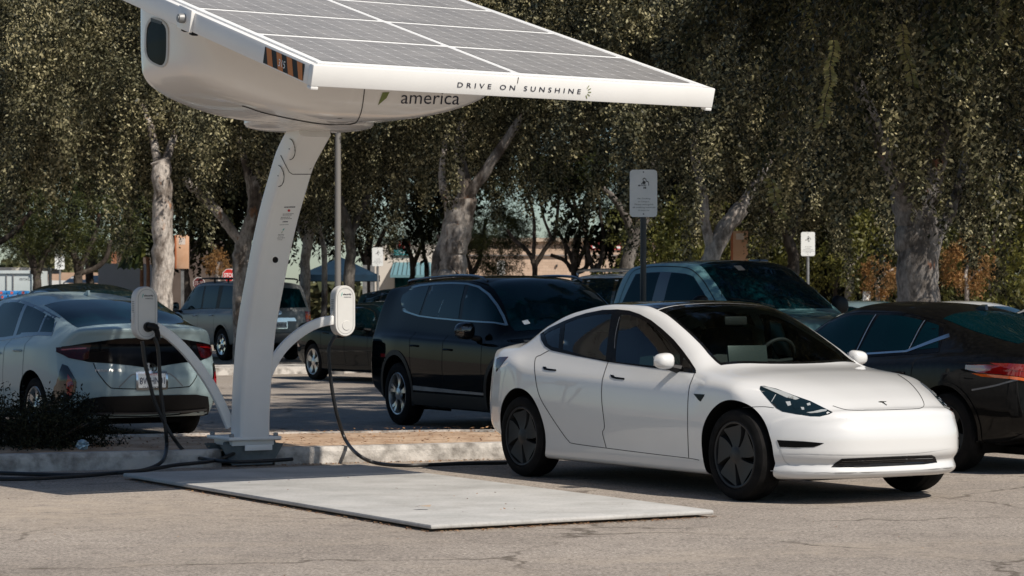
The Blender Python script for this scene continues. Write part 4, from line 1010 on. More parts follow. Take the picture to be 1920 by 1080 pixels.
    rb_ = random.Random(3)              # print too small to read: rows of short strokes
    for x, y, w_, h_ in ((470, 195, 225, 20), (425, 333, 195, 9), (418, 358, 190, 8), (385, 400, 190, 10), (390, 432, 225, 9), (375, 492, 100, 20), (352, 552, 180, 7), (280, 820, 140, 9), (262, 857, 85, 7)):
        t = x - w_ / 2
        while t < x + w_ / 2 - 6:
            L_ = rb_.uniform(10, 34); q.add(*sk.patch('cam', z8([(t, y - h_ / 2 - (t - x) * .03), (t + L_, y - h_ / 2 - (t + L_ - x) * .03), (t + L_ - 3, y + h_ / 2 - (t + L_ - x) * .03), (t - 3, y + h_ / 2 - (t - x) * .03)]), .0025, 0, 3.)); t += L_ + rb_.uniform(4, 9)
    q.build('column_lettering', M['ink'], root, off, 0)
    put('column_emblem', *sk.patch('cam', z8([(450 + 28 * math.cos(t), 266 + 26 * math.sin(t)) for t in np.linspace(0, 6.28, 16)[:-1]]), .002, 0, 2.), M['redink'])
    put('column_emblem', *sk.patch('cam', z8([(318, 660), (350, 625), (360, 632), (340, 668), (325, 670)]), .002, 0, 1.5), M['teal']); put('column_emblem', *sk.patch('cam', z8([(328, 685), (312, 690), (290, 722), (296, 726)]), .002, 0, 1.5), M['greenleaf'])
    # ---- canopy
    av = Vector((.839, .545, 0)); wv = Vector((-.545, .839, 0)); tl = math.radians(16.2)
    ex = av; ey = wv * math.cos(tl) + Vector((0, 0, math.sin(tl))); ez = ex.cross(ey)
    O = Vector((-1.338, 16.32, 2.873)); W, D, H = 3.36, 6.06, .145
    Mx = frame(O, ex, ey, ez); R3 = Matrix((ex, ey, ez)).transposed()
    def loc(a, b_, c_): return O + ex * a + ey * b_ + ez * c_
    beamM = M['white']
    def beam(name, c_, size, parent=root):
        q = MB(); q.box(loc(*c_), size, R3, .006); return q.build(name, beamM, parent, off)
    fb = beam('front_beam', (W / 2, .03, H / 2), (W, .06, H)); beam('rear_beam', (W / 2, D - .03, H / 2), (W, .06, H))
    lb = beam('side_beam', (.03, D / 2, H / 2 - .001), (.058, D - .122, H)); beam('side_beam', (W - .03, D / 2, H / 2 - .001), (.058, D - .122, H))
    for a in (.03, W - .03): beam('beam_foot', (a, .03, -.012), (.058, .058, .024), fb)
    for k in (1.5, 3.0, 4.5): beam('cross_beam', (W / 2, k, .05), (W - .12, .06, .09))
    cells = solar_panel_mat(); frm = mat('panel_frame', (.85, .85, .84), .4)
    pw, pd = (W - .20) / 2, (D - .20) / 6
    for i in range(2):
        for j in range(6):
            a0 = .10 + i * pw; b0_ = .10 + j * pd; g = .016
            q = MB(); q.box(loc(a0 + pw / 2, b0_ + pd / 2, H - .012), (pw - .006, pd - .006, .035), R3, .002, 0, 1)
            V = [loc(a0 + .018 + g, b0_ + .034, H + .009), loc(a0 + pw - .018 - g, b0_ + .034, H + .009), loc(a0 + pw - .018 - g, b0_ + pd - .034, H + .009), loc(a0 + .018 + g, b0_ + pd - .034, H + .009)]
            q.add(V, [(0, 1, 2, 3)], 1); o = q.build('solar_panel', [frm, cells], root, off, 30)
            uvl = o.data.uv_layers.new(name='UVMap'); pol = o.data.polygons[len(o.data.polygons) - 1]
            for li, uvc in zip(pol.loop_indices, ((0, 0), (1, 0), (1, 1), (0, 1))): uvl.data[li].uv = uvc
    q = MB()
    for c_, s_ in (((W / 2, .085, H - .002), (W - .13, .03, .02)), ((.085, D / 2, H - .002), (.03, D - .2, .02)), ((W - .085, D / 2, H - .002), (.03, D - .2, .02))): q.box(loc(*c_), s_, R3, .002, 0, 1)
    q.build('panel_rail', frm, root, off)
    # slogan on the front beam; the frame text plane faces -ey
    q = MB(); sc = W / 3.36
    def bx(px): return max(0., (px - 586) / (1331 - 586)) 
    def along(px):                      # photo column -> distance along the front beam
        k = (px - 960) / F; return (k * O.y - O.x) / (ex.x - k * ex.y)
    q = MB(); q.box(loc(along(966), -.0015, H * .84), (.003, .006, H * .3), R3); q.build('beam_joint', M['gap'], fb, off)
    q = MB()
    a0, a1 = along(855), along(1086); put_text(q, 'DRIVE ON SUNSHINE', frame(loc((a0 + a1) / 2, -.003, H * .46), ex, ez), a1 - a0, .036, 0, 1.7, .006)
    for k in range(5):
        t = math.radians(-60 + 30 * k); c_ = loc(a1 + .035, -.003, H * .46); d = (ex * math.cos(t) + ez * math.sin(t))
        n_ = (-ex * math.sin(t) + ez * math.cos(t)) * .003; p0 = c_ + d * .028; p1 = c_ + d * .055; q.add([p0 - n_, p1 - n_, p1 + n_, p0 + n_], [(0, 1, 2, 3)], 1)
    q.build('slogan', [M['ink'], M['greenleaf']], fb, off, 0)
    # hazard label on the left beam
    q = MB(); orange = mat('hazard_orange', (.55, .17, .02), .5); La, Lb = .12, .72; hz0, hz1 = .012, .125
    fm = Matrix.Identity(4)
    def lp(b_, c_, o_=-.0025): return loc(o_, b_, c_)
    n = 9
    q.add([lp(Lb, hz0), lp(La, hz0), lp(La, hz1), lp(Lb, hz1)], [(0, 1, 2, 3)], 0)
    for k in range(4):
        x0 = Lb - .02 - k * .155; q.add([lp(x0, hz1, -.0035), lp(max(x0 - .08, La), hz1, -.0035), lp(max(x0 - .08 - .055, La), hz0, -.0035), lp(max(x0 - .055, La), hz0, -.0035)], [(3, 2, 1, 0)], 1)
    put_text(q, '315', frame(lp(.44, .062, -.005), -ey, ez), .10, .05, 2)
    q.build('hazard_label', [M['black'], orange, M['signwhite']], lb, off, 0)
    def sideb(px):                      # photo column -> distance along the left beam
        k = (px - 960) / F; return (k * O.y - O.x) / (ey.x - k * ey.y)
    sb = sideb(349)
    q = MB(); q.box(loc(-.012, sb, H * .5 + .005), (.03, .22, H + .02), R3, .004); q.build('side_bracket', M['white'], root, off)
    q = MB(); q.lathe([(.0005, .05), (.03, .05), (.036, .03), (.036, 0)], 16, frame(loc(-.025, sb, H * .55), ey, ez, -ex)); q.lathe([(.0005, .056), (.018, .056), (.018, .05)], 12, frame(loc(-.025, sb, H * .55), ey, ez, -ex)); q.build('pivot_bolt', M['steel'], root, off)
    q = MB()
    for d in (-.09, .05): q.box(loc(.02, sb + d, -.012), (.05, .05, .025), R3, .004)
    q.build('bracket_nut', M['black'], root, off)
    # ---- pod under the canopy
    C = O + av * (W / 2) + wv * (D / 2 * math.cos(tl)); C.z = 0; hl, hw = 1.43, .66
    lev = [(2.875, .10, .45), (2.89, .32, .74), (2.93, .52, .90), (3.01, .74, .97), (3.09, .88, .99), (3.17, .96, 1.), (3.25, .99, 1.), (3.45, 1., 1.)]
    ns = 72; V = []; 
    def ring(z, s1, s2, n_=5.):
        out = []
        for k in range(ns):
            t = 2 * math.pi * k / ns; ct, st_ = math.cos(t), math.sin(t); e = 2 / n_
            out.append(C + av * (hl * s1 * math.copysign(abs(ct) ** e, ct)) + wv * (hw * s2 * math.copysign(abs(st_) ** e, st_)) + Vector((0, 0, z)))
        return out
    zz = pchip([l_[0] for l_ in lev], np.array([l_[1:] for l_ in lev]), np.linspace(2.875, 3.45, 26))
    for z, s_ in zip(np.linspace(2.875, 3.45, 26), zz): V += ring(z, *s_)
    top = ring(0, 1., 1.)
    for p in top:                        # close the pod against the underside of the canopy
        d = (p - Vector((O.x, O.y, 0))).dot(wv); p.z = O.z + d * math.tan(tl) - .02; V.append(p)
    k_ = len(V) // ns; Fc = [(i * ns + j, i * ns + (j + 1) % ns, (i + 1) * ns + (j + 1) % ns, (i + 1) * ns + j) for i in range(k_ - 1) for j in range(ns)] + [tuple(range(ns - 1, -1, -1))]
    podm = noise_mat('pod_gelcoat', (.78, .74, .70), (.82, .78, .74), 1., .25, coat=.6); q = MB(); q.add(V, Fc); pod = q.build('equipment_pod', podm, root, off, 50)
    sk2 = Skin(V, Fc); z2 = lambda r: ZP(220, 0, 4, r)
    win = smooth_poly(z2([(258, 158), (300, 152), (345, 175), (372, 215), (376, 300), (374, 400), (366, 455), (343, 488), (300, 478), (250, 445), (226, 390), (224, 300), (230, 210)]), 2)
    rim_ = smooth_poly(z2([(255, 135), (305, 135), (355, 162), (385, 210), (388, 300), (386, 405), (376, 470), (345, 505), (290, 490), (240, 455), (214, 395), (212, 300), (220, 195)]), 2)
    def pput(name, V, Fc, m, par=pod): q = MB(); q.add(V, Fc); return q.build(name, m, par, off, 40)
    pput('hatch_window', *sk2.patch('cam', win, .006, .006, 4), mat('hatch_black', (.004, .005, .006), .2, spec=.04)); pput('window_rim', *sk2.patch('cam', rim_, .010, .012, 4, (win,)), mat('rim_grey', (.5, .49, .47), .4))
    pput('window_latch', *sk2.patch('cam', z2([(262, 135), (345, 165), (340, 185), (262, 160)]), .014, .012, 3), M['darkmetal'])
    pput('pod_seam', *sk2.patch('cam', ribbon([(p.x, p.y) for p in spline([(x, y, 0) for x, y in z2([(1858, 600), (1850, 700), (1830, 830), (1800, 905), (1770, 925), (1680, 938), (1500, 925), (1300, 890), (1100, 845), (980, 805), (935, 792)])], 6)], 1.5), .003, 0, 3), M['gap'])
    z3 = lambda r: ZP(640, 0, 2.6667, r)
    def ptext(s_, cx, cy, w_, h_, rot=0.):
        A, Fc = text2d(s_, 1., -.004); Wd = np.ptp(A[:, 0]); Hd = np.ptp(A[:, 1]); (px, py), = z3([(cx, cy)])
        P2 = [(px + (a * w_ / Wd * math.cos(rot) + .12 * b_ * h_ / Hd) / 2.6667, py - (b_ * h_ / Hd) / 2.6667 + a * w_ / Wd * math.sin(rot) / 2.6667) for a, b_ in A]
        return sk2.decal('cam', P2, Fc, .004)
    pput('pod_lettering', *ptext('america', 445, 490, 292, 60, .015), M['ink'])
    pput('pod_emblem', *sk2.patch('cam', z3([(182, 526), (205, 462), (240, 460), (225, 490)]), .004, 0, 3), M['greenleaf'])
    pput('pod_emblem', *sk2.patch('cam', z3([(215, 430), (240, 430), (238, 443), (222, 443)]), .004, 0, 3), M['ink'])
    q = MB(); cc = B0 + US * 1.33; q.lathe([(.0005, 2.855), (.30, 2.86), (.44, 2.872), (.52, 2.89), (.54, 2.915), (.54, 2.97)], 48, Matrix.Translation((cc.x, cc.y, 0)) @ Matrix.Translation((.0, .0, .0))); q.build('slewing_ring', podm, root, off)
    # ---- arms and chargers
    def vpl(px, py, fwd=0.):           # photo reading on the upright plane across the bay through the column
        k = (px - 960) / F; o = B0 + US * fwd; bq = (k * o.y - o.x) / (VS.x - k * VS.y); Y = o.y + bq * VS.y
        return Vector((k * Y, Y, CAMH - (py - HZ) / F * Y))
    for path in ([(432, 800), (415, 760), (395, 722), (372, 688), (345, 655), (318, 630), (292, 613)], [(498, 712), (508, 688), (527, 657), (552, 632), (580, 613), (606, 603), (628, 600)]):
        P = spline([vpl(*p) for p in path], 5); fr = []
        for i, p in enumerate(P):
            t = (P[min(i + 1, len(P) - 1)] - P[max(i - 1, 0)]).normalized(); fr.append((p, US, t.cross(US)))
        q = MB(); q.sweep(fr, rrect(.055, .085, .012, 2)); q.build('charger_arm', M['white'], root, off)
    chm = noise_mat('charger_plastic', (.60, .59, .57), (.65, .64, .62), 3, .45)
    for (cx, cy), used in (((267, 587), True), ((639, 583), False)):
        c_ = vpl(cx + 4, cy); Fm = frame(c_, VS, (0, 0, 1))          # local z = front, towards us
        Fm = frame(c_, VS, (0, 0, 1), US)
        def stad(w_, h_, n_=12): return [(w_ / 2 * math.cos(t), (h_ - w_) / 2 + w_ / 2 * math.sin(t)) for t in np.linspace(0, math.pi, n_)] + [(w_ / 2 * math.cos(t), -(h_ - w_) / 2 + w_ / 2 * math.sin(t)) for t in np.linspace(math.pi, 2 * math.pi, n_)]
        q = MB(); V = []; lay = [(.190, .445, -.06), (.203, .458, -.052), (.205, .46, .03), (.203, .458, .042), (.19, .445, .05)]
        for w_, h_, d in lay: V += [Fm @ Vector((x, y, d)) for x, y in stad(w_, h_)]
        n_ = 24; q.add(V, [(i * n_ + j, i * n_ + (j + 1) % n_, (i + 1) * n_ + (j + 1) % n_, (i + 1) * n_ + j) for i in range(4) for j in range(n_)] + [tuple(range(n_ - 1, -1, -1)), tuple(range(4 * n_, 5 * n_))])
        ch = q.build('charger', chm, root, off)
        q = MB(); o_ = stad(.158, .412); i_ = stad(.152, .406); q.add([Fm @ Vector((x, y, .0512)) for x, y in o_] + [Fm @ Vector((x, y, .0512)) for x, y in i_], [(j, (j + 1) % n_, n_ + (j + 1) % n_, n_ + j) for j in range(n_)]); q.build('face_groove', M['steel'], ch, off, 0)
        q = MB(); put_text(q, 'electrify', Fm @ Matrix.Translation((.018, .148, .052)), .085, .022, 0, 1., .02); put_text(q, 'america', Fm @ Matrix.Translation((.022, .126, .052)), .07, .012, 0)
        q.add([Fm @ Vector((x, y, .052)) for x, y in ((-.045, .128), (-.035, .165), (-.028, .165), (-.036, .14))], [(0, 1, 2, 3)], 1); q.build('charger_logo', [M['ink'], M['teal']], ch, off, 0)
        q = MB(); q.box(Fm @ Vector((-.106, -.04, -.005)), (.006, .09, .05), Matrix((VS, (0, 0, 1), US)).transposed(), .002); q.build('side_latch', chm, ch, off)
        q = MB()
        for k in range(9): q.box(Fm @ Vector((-.1035, .10 - k * .016, -.005)), (.003, .007, .05), Matrix((VS, (0, 0, 1), US)).transposed())
        q.build('side_vent', M['steel'], ch, off)
        q = MB()
        if used:
            q.tube([Fm @ Vector((.012, -.12, .04)), Fm @ Vector((.012, -.12, .085))], [.045, .04], 16); q.tube(spline([Fm @ Vector(p) for p in ((.012, -.115, .085), (.04, -.12, .13), (.065, -.17, .13), (.075, -.23, .11))], 5), [.032] * 8 + [.024] * 8, 12); q.build('charging_plug', M['black'], ch, off)
        else:
            q.tube([Fm @ Vector((.012, -.13, .048)), Fm @ Vector((.012, -.13, .055))], [.045, .042], 20); q.build('plug_cap', chm, ch, off)
            q = MB(); q.box(Fm @ Vector((-.02, -.232, -.02)), (.06, .03, .06), Matrix((VS, (0, 0, 1), US)).transposed(), .01); q.build('cable_entry', M['black'], ch, off)
    # ---- cables
    def cable(hang, ground, r=.0165):
        P = [vpl(*p, .16) for p in hang]; g0 = [G(*p, .09 if False else z) for *p, z in ground]
        q = MB(); q.tube(spline(P + g0, 8), r, 10); q.build('charging_cable', M['cable'], root, off)
    cable([(289, 632), (296, 652), (299, 690), (301, 730), (306, 770), (311, 810), (312, 840)], [(303, 866, .09), (270, 881, .03), (215, 887, .03), (130, 894, .025), (40, 898, .025), (-60, 897, .025), (-160, 893, .025)])
    cable([(267, 640), (272, 680), (280, 715), (290, 752), (310, 795), (330, 828)], [(352, 851, .10), (385, 861, .08), (440, 866, .076), (500, 864, .076), (548, 861, .076)])
    cable([(628, 630), (617, 655), (619, 700), (625, 745), (634, 785), (648, 825)], [(672, 853, .10), (705, 868, .03), (760, 873, .03), (820, 871, .03), (880, 869, .03), (950, 868, .025)])
    cable([(440, 850)], [(400, 864, .076), (330, 872, .076), (260, 883, .045), (180, 889, .02), (90, 890, .02), (-60, 884, .02)])
    return root
# ------------------------------------------------------------------ ground, kerbs, planting bed
def asphalt():
    m = mat('asphalt', (.2, .19, .17), .92, spec=.2); N, L, b = nt(m); tc = N.new('ShaderNodeTexCoord')
    def nz(sc, det=5., rgh=.6, vec=None):
        n = node(N, 'ShaderNodeTexNoise', Scale=sc, Detail=det, Roughness=rgh); L.new(vec or tc.outputs['Object'], n.inputs['Vector']); return n
    def mix(f, a, c, blend='MIX'):
        x = N.new('ShaderNodeMix'); x.data_type = 'RGBA'; x.blend_type = blend
        for i, q in ((0, f), (6, a), (7, c)):
            if isinstance(q, (int, float)): x.inputs[i].default_value = q
            elif isinstance(q, tuple): x.inputs[i].default_value = (*q, 1)
            else: L.new(q, x.inputs[i])
        return x.outputs[2]
    big = ramp(N, [(.3, (.262, .228, .198)), (.7, (.355, .312, .272))]); L.new(nz(.55, 7).outputs['Fac'], big.inputs['Fac'])
    fine = ramp(N, [(.33, (.35, .34, .33)), (.50, (1., 1., 1.)), (.70, (1.75, 1.75, 1.75))]); L.new(nz(42, 4, .8).outputs['Fac'], fine.inputs['Fac'])
    col = mix(1., big.outputs['Color'], fine.outputs['Color'], 'MULTIPLY')
    mid = ramp(N, [(.28, (.58, .57, .55)), (.46, (.98, .98, .98)), (.72, (1.2, 1.19, 1.17))]); L.new(nz(7, 8, .75).outputs['Fac'], mid.inputs['Fac']); col = mix(1., col, mid.outputs['Color'], 'MULTIPLY')
    # sandy washes
    st = ramp(N, [(.50, (0, 0, 0)), (.66, (1, 1, 1))]); mp = N.new('ShaderNodeMapping'); mp.inputs['Scale'].default_value = (.5, 1.1, 1); mp.inputs['Location'].default_value = (3.1, .4, 0)
    L.new(tc.outputs['Object'], mp.inputs['Vector']); L.new(nz(.8, 8, .65, mp.outputs['Vector']).outputs['Fac'], st.inputs['Fac'])
    g = node(N, 'ShaderNodeTexGradient'); g.gradient_type = 'SPHERICAL'; mp2 = N.new('ShaderNodeMapping'); mp2.vector_type = 'TEXTURE'; mp2.inputs['Location'].default_value = (-3.4, 16.9, 0); mp2.inputs['Scale'].default_value = (3.0, 2.3, 10)
    L.new(tc.outputs['Object'], mp2.inputs['Vector']); L.new(mp2.outputs['Vector'], g.inputs['Vector'])
    gm = N.new('ShaderNodeMath'); gm.operation = 'MULTIPLY_ADD'; L.new(g.outputs['Fac'], gm.inputs[0]); gm.inputs[1].default_value = 1.5; L.new(st.outputs['Color'], gm.inputs[2])
    g3 = N.new('ShaderNodeMath'); g3.operation = 'MULTIPLY'; L.new(gm.outputs[0], g3.inputs[0]); n3 = ramp(N, [(.3, (.0, .0, .0)), (.65, (.55, .55, .55))]); L.new(nz(3.5, 9, .7).outputs['Fac'], n3.inputs['Fac']); L.new(n3.outputs['Color'], g3.inputs[1]); g3.use_clamp = True
    col = mix(g3.outputs[0], col, (.46, .385, .305))
    # cracks
    wv = nz(1.6, 4); ad = N.new('ShaderNodeVectorMath'); ad.operation = 'MULTIPLY_ADD'; L.new(wv.outputs['Color'], ad.inputs[0]); ad.inputs[1].default_value = (.7, .7, 0); L.new(tc.outputs['Object'], ad.inputs[2])
    vo = N.new('ShaderNodeTexVoronoi'); vo.feature = 'DISTANCE_TO_EDGE'; vo.inputs['Scale'].default_value = .42; L.new(ad.outputs[0], vo.inputs['Vector'])
    cr = ramp(N, [(.0, (1, 1, 1)), (.006, (.75, .75, .75)), (.012, (0, 0, 0))]); L.new(vo.outputs['Distance'], cr.inputs['Fac'])
    cm = N.new('ShaderNodeMath'); cm.operation = 'MULTIPLY'; L.new(cr.outputs['Color'], cm.inputs[0]); n4 = ramp(N, [(.42, (0, 0, 0)), (.55, (.75, .75, .75))]); L.new(nz(.9, 3).outputs['Fac'], n4.inputs['Fac']); L.new(n4.outputs['Color'], cm.inputs[1])
    col = mix(cm.outputs[0], col, (.075, .06, .045)); L.new(col, b.inputs['Base Color'])
    bp = node(N, 'ShaderNodeBump', Strength=.5, Distance=.012); L.new(nz(95, 3, .7).outputs['Fac'], bp.inputs['Height']); L.new(bp.outputs['Normal'], b.inputs['Normal'])
    return m
KD = Vector((.93, .37, 0)).normalized(); KN = Vector((-KD.y, KD.x, 0))           # kerb runs along KD, the bed lies on the KN side
K0 = Vector((-4.32, 20.62, 0))
def site():
    b = MB(); b.add([(-260, -60, 0), (260, -60, 0), (260, 700, 0), (-260, 700, 0)], [(0, 1, 2, 3)]); struct(b.build('ground', asphalt(), angle=0))
    kc = noise_mat('kerb_concrete', (.17, .155, .14), (.52, .49, .455), 4.2, .85, 10, .36, .56, .5, 30)
    def kp(s, d, z=0.): return K0 + KD * s + KN * d + Vector((0, 0, z))
    sec = [(0, 0), (.01, .11), (.035, .15), (.15, .152), (.15, 0)]
    def kerb(path):
        q = MB(); fr = []; P = [Vector(p) for p in path]
        for i, p in enumerate(P):
            t = (P[min(i + 1, len(P) - 1)] - P[max(i - 1, 0)]).normalized(); fr.append((p, Vector((-t.y, t.x, 0)), Vector((0, 0, 1))))
        q.sweep(fr, sec); return struct(q.build('kerb', kc, angle=25))
    kerb([kp(-9, 0), kp(-4, 0), kp(1.93, 0)]); 
    kerb([kp(2.43, .06)] + [kp(s, .08) for s in (4, 5.2)] + [kp(5.2 + 1.1 * math.sin(t), .10 + 1.1 - 1.1 * math.cos(t)) for t in np.linspace(.15, 3.0, 10)] + [kp(5.0, 2.45), kp(2.0, 2.75), kp(-9, 2.9)])
    dirt = noise_mat('bed_soil', (.30, .19, .12), (.56, .42, .30), 4.5, .95, 9, .3, .7, .6, 30)
    q = MB(); n = 24; V = []; nx_, ny_ = 40, 8
    for i in range(nx_ + 1):
        for j in range(ny_ + 1):
            s = -9 + 15.0 * i / nx_; d = .14 + 2.5 * j / ny_; 
            if s > 5.2: d = .5 + 1.5 * j / ny_
            V.append(kp(s, d, .128 + .03 * math.sin(j / ny_ * math.pi) + random.uniform(-.006, .006)))
    q.add(V, [(i * (ny_ + 1) + j, (i + 1) * (ny_ + 1) + j, (i + 1) * (ny_ + 1) + j + 1, i * (ny_ + 1) + j + 1) for i in range(nx_) for j in range(ny_)]); struct(q.build('soil', dirt, angle=0))
    # island beyond the first row of cars
    a = G(330, 705); d = VS
    P = [a - d * 6, a, a + d * 3.0, a + d * 4.2]
    q = MB(); fr = [(p, Vector((-d.y, d.x, 0)), Vector((0, 0, 1))) for p in P]; q.sweep(fr, [(0, 0), (.02, .14), (1.5, .16), (1.52, 0)]); struct(q.build('kerb', kc, angle=25))
    # fallen leaves: nobody could count them
    V = []; Fc = []
    def leaf(p, s):
        a_ = random.uniform(0, 6.28); u = Vector((math.cos(a_), math.sin(a_), random.uniform(-.35, .35))) * s; w = Vector((-math.sin(a_), math.cos(a_), random.uniform(-.35, .35))) * s * .5; o = len(V)
        V.extend([p - u, p - w, p + u, p + w]); Fc.append((o, o + 1, o + 2, o + 3))
    c0 = Vector((-.507, 15.33, 0))
    for _ in range(420):
        t = random.random() ** .8; p = c0 + VS * 2.15 * t - US * -abs(random.gauss(0, .035)) * -1; p = c0 + VS * 2.15 * t + US * abs(random.gauss(.012, .05)); leaf(p + Vector((0, 0, .008)), random.uniform(.006, .014))
    for _ in range(380):
        t = random.random(); p = c0 - US * 5.2 * t - VS * abs(random.gauss(.01, .03)); leaf(p + Vector((0, 0, .008)), random.uniform(.006, .014))
    for _ in range(900):
        s = random.uniform(1.9, 6); dd = abs(random.gauss(0, .10)); leaf(kp(s, -.0 + .10 - dd - .01, .008), random.uniform(.006, .016))
    for _ in range(1300): leaf(kp(random.uniform(-1, 5.6), random.uniform(.2, 2.6), .170), random.uniform(.008, .024))
    for _ in range(350): leaf(Vector((random.uniform(-5, 6), random.uniform(12.5, 19), .006)), random.uniform(.004, .011))
    for _ in range(30): leaf(c0 + VS * random.uniform(.1, 2.) - US * random.uniform(.2, 5.) + Vector((0, 0, .066)), random.uniform(.006, .016))
    q = MB(); q.add(V, Fc); m = mat('dry_leaf', (.2, .1, .04), .8); N, L, bb = nt(m); ge = N.new('ShaderNodeNewGeometry'); r = ramp(N, [(0, (.07, .035, .02)), (.5, (.24, .11, .045)), (1, (.40, .24, .12))]); L.new(ge.outputs['Random Per Island'], r.inputs['Fac']); L.new(r.outputs['Color'], bb.inputs['Base Color'])
    struct(q.build('leaf_litter', m, angle=0), 'stuff')
    # one big pale leaf on the pad, a stick, a foil scrap
    q = MB(); p = G(792, 952, .062); q.add([p + Vector(v) for v in ((-.06, 0, .004), (-.02, -.03, .016), (.05, -.01, .006), (.06, .02, .02), (0, .035, .012))], [(0, 1, 2, 3, 4)]); tag(q.build('dry_leaf', mat('pale_leaf', (.46, .36, .27), .8)), 'curled pale dry leaf lying on the concrete pad', 'leaf')
    bm = bmesh.new(); bmesh.ops.create_icosphere(bm, subdivisions=3, radius=.055)
    for v in bm.verts: v.co *= random.uniform(.62, 1.15); v.co.z *= .8
    q = MB(); p = G(155, 843, .17); bm.verts.index_update(); q.add([v.co + p + Vector((0, 0, .04)) for v in bm.verts], [[v.index for v in f.verts] for f in bm.faces]); bm.free()
    tag(q.build('foil_wrapper', mat('blue_foil', (.30, .38, .42), .3, .6), angle=10), 'crumpled bluish foil wrapper beside the dark shrub', 'litter')

# ------------------------------------------------------------------ signs and posts
def sign_panel(w, h, r, d, Mx, mi=0):
    q = MB(); q.prism(rrect(w, h, r, 4), d, Mx, mi); return q
def no_smoking(px, py, Y, w, label, full=True, turn=0.):
    c = PT(px, py, Y); h = w * 1.72; root = thing('no_smoking_sign', label, 'sign', (c.x, c.y, 0), 0, 'no smoking signs on posts'); o = Vector((c.x, c.y, 0))
    t = math.radians(turn); ex = Vector((math.cos(t), math.sin(t), 0)); Mx = frame(c, ex, (0, 0, 1)); nf = Mx.to_3x3() @ Vector((0, 0, 1))
    pn = sign_panel(w, h, w * .13, .004, Mx).build('panel', M['signwhite'], root, o)
    q = MB(); q.tube([Vector((c.x, c.y, 0)) - nf * .042, Vector((c.x, c.y, c.z + h * .40)) - nf * .042], .036 * (w / .32) ** .5, 12); q.build('post', M['darkmetal'] if full else M['steel'], root, o)
    q = MB(); z = .0052
    def T(s_, y, ww, hh): put_text(q, s_, Mx @ Matrix.Translation((.02 * w, y * h, z)), ww * w, hh * h)
    for s_, y, ww in (('No Smoking', -.115, .46), ('in Campus.', -.178, .40), ('Please extinguish', -.240, .68), ('all smoking materials', -.300, .82), ('in your car', -.362, .40)): T(s_, y, ww, .040 if 'y' in s_ or 'g' in s_ or 'p' in s_ else .032)
    q.build('lettering', bpy.data.materials.get('sign_grey_ink') or mat('sign_grey_ink', (.06, .06, .065), .6), pn, o, 0); q = MB()
    def R2(cx, cy, a, b_): q.add([Mx @ Vector(((cx + u * a) * w, (cy + v * b_) * h, z)) for u, v in ((-.5, -.5), (.5, -.5), (.5, .5), (-.5, .5))], [(0, 1, 2, 3)])
    R2(-.155, .165, .075, .028); R2(.0, .165, .20, .010); R2(.0, .182, .20, .006); R2(.02, .118, .04, .045); R2(.075, .118, .04, .045)
    sm = spline([(-.08, .20, 0), (-.03, .225, 0), (.0, .26, 0), (-.02, .30, 0), (.03, .325, 0), (.09, .30, 0), (.10, .265, 0), (.16, .25, 0), (.19, .215, 0), (.185, .165, 0)], 4)
    rb = ribbon([(p.x, p.y) for p in sm], .022); k = len(rb) // 2
    q.add([Mx @ Vector((x * w, y * h * .98, z)) for x, y in rb], [(i, i + 1, 2 * k - 2 - i, 2 * k - 1 - i) for i in range(k - 1)])
    q.add([Mx @ Vector(((.02 + .06 * math.cos(a)) * w, (.228 + .036 * math.sin(a)) * h, z)) for a in np.linspace(0, 6.28, 13)[:-1]], [tuple(range(12))])
    q.build('pictogram', bpy.data.materials['sign_grey_ink'], pn, o, 0)
    for y in (.45, -.435):
        q = MB(); q.lathe([(.0005, .008), (.022 * w, .008), (.024 * w, .004)], 10, Mx @ Matrix.Translation((0, y * h, 0))); q.build('bolt', M['darkmetal'], pn, o)
def wayfinding(px0, px1, py0, py1, Y, label, side):
    a = PT(px0, py0, Y); b_ = PT(px1, py1, Y); c = (a + b_) / 2; w = b_.x - a.x; h = a.z - b_.z; root = thing('wayfinding_sign', label, 'sign', (c.x, c.y, 0), 0, 'orange wayfinding signs'); o = Vector((c.x, c.y, 0))
    om = noise_mat('sunlit_peach_panel', (.62, .36, .22), (.72, .46, .31), 2.5, .6); dk = mat('panel_edge_orange', (.42, .13, .05), .6)
    q = MB(); q.box(c, (w, .16, h), None, .01); pn = q.build('panel', om, root, o)
    q = MB(); q.box(c + Vector((-w / 2 * side, .0, 0)), (.05, .17, h + .004), None, .004); q.build('panel_edge', dk, pn, o)
    q = MB(); q.add([c + Vector((x * w, -.082, z * h)) for x, z in ((-.25, .22), (.25, .22), (.25, .42), (-.25, .42))], [(0, 1, 2, 3)]); q.build('pictogram', mat('panel_pale', (.72, .62, .55), .6), pn, o, 0)
    q = MB(); q.box((c.x, c.y + .01, (b_.z) / 2), (w * .22, .08, b_.z)); q.build('post', M['steel'], root, o)
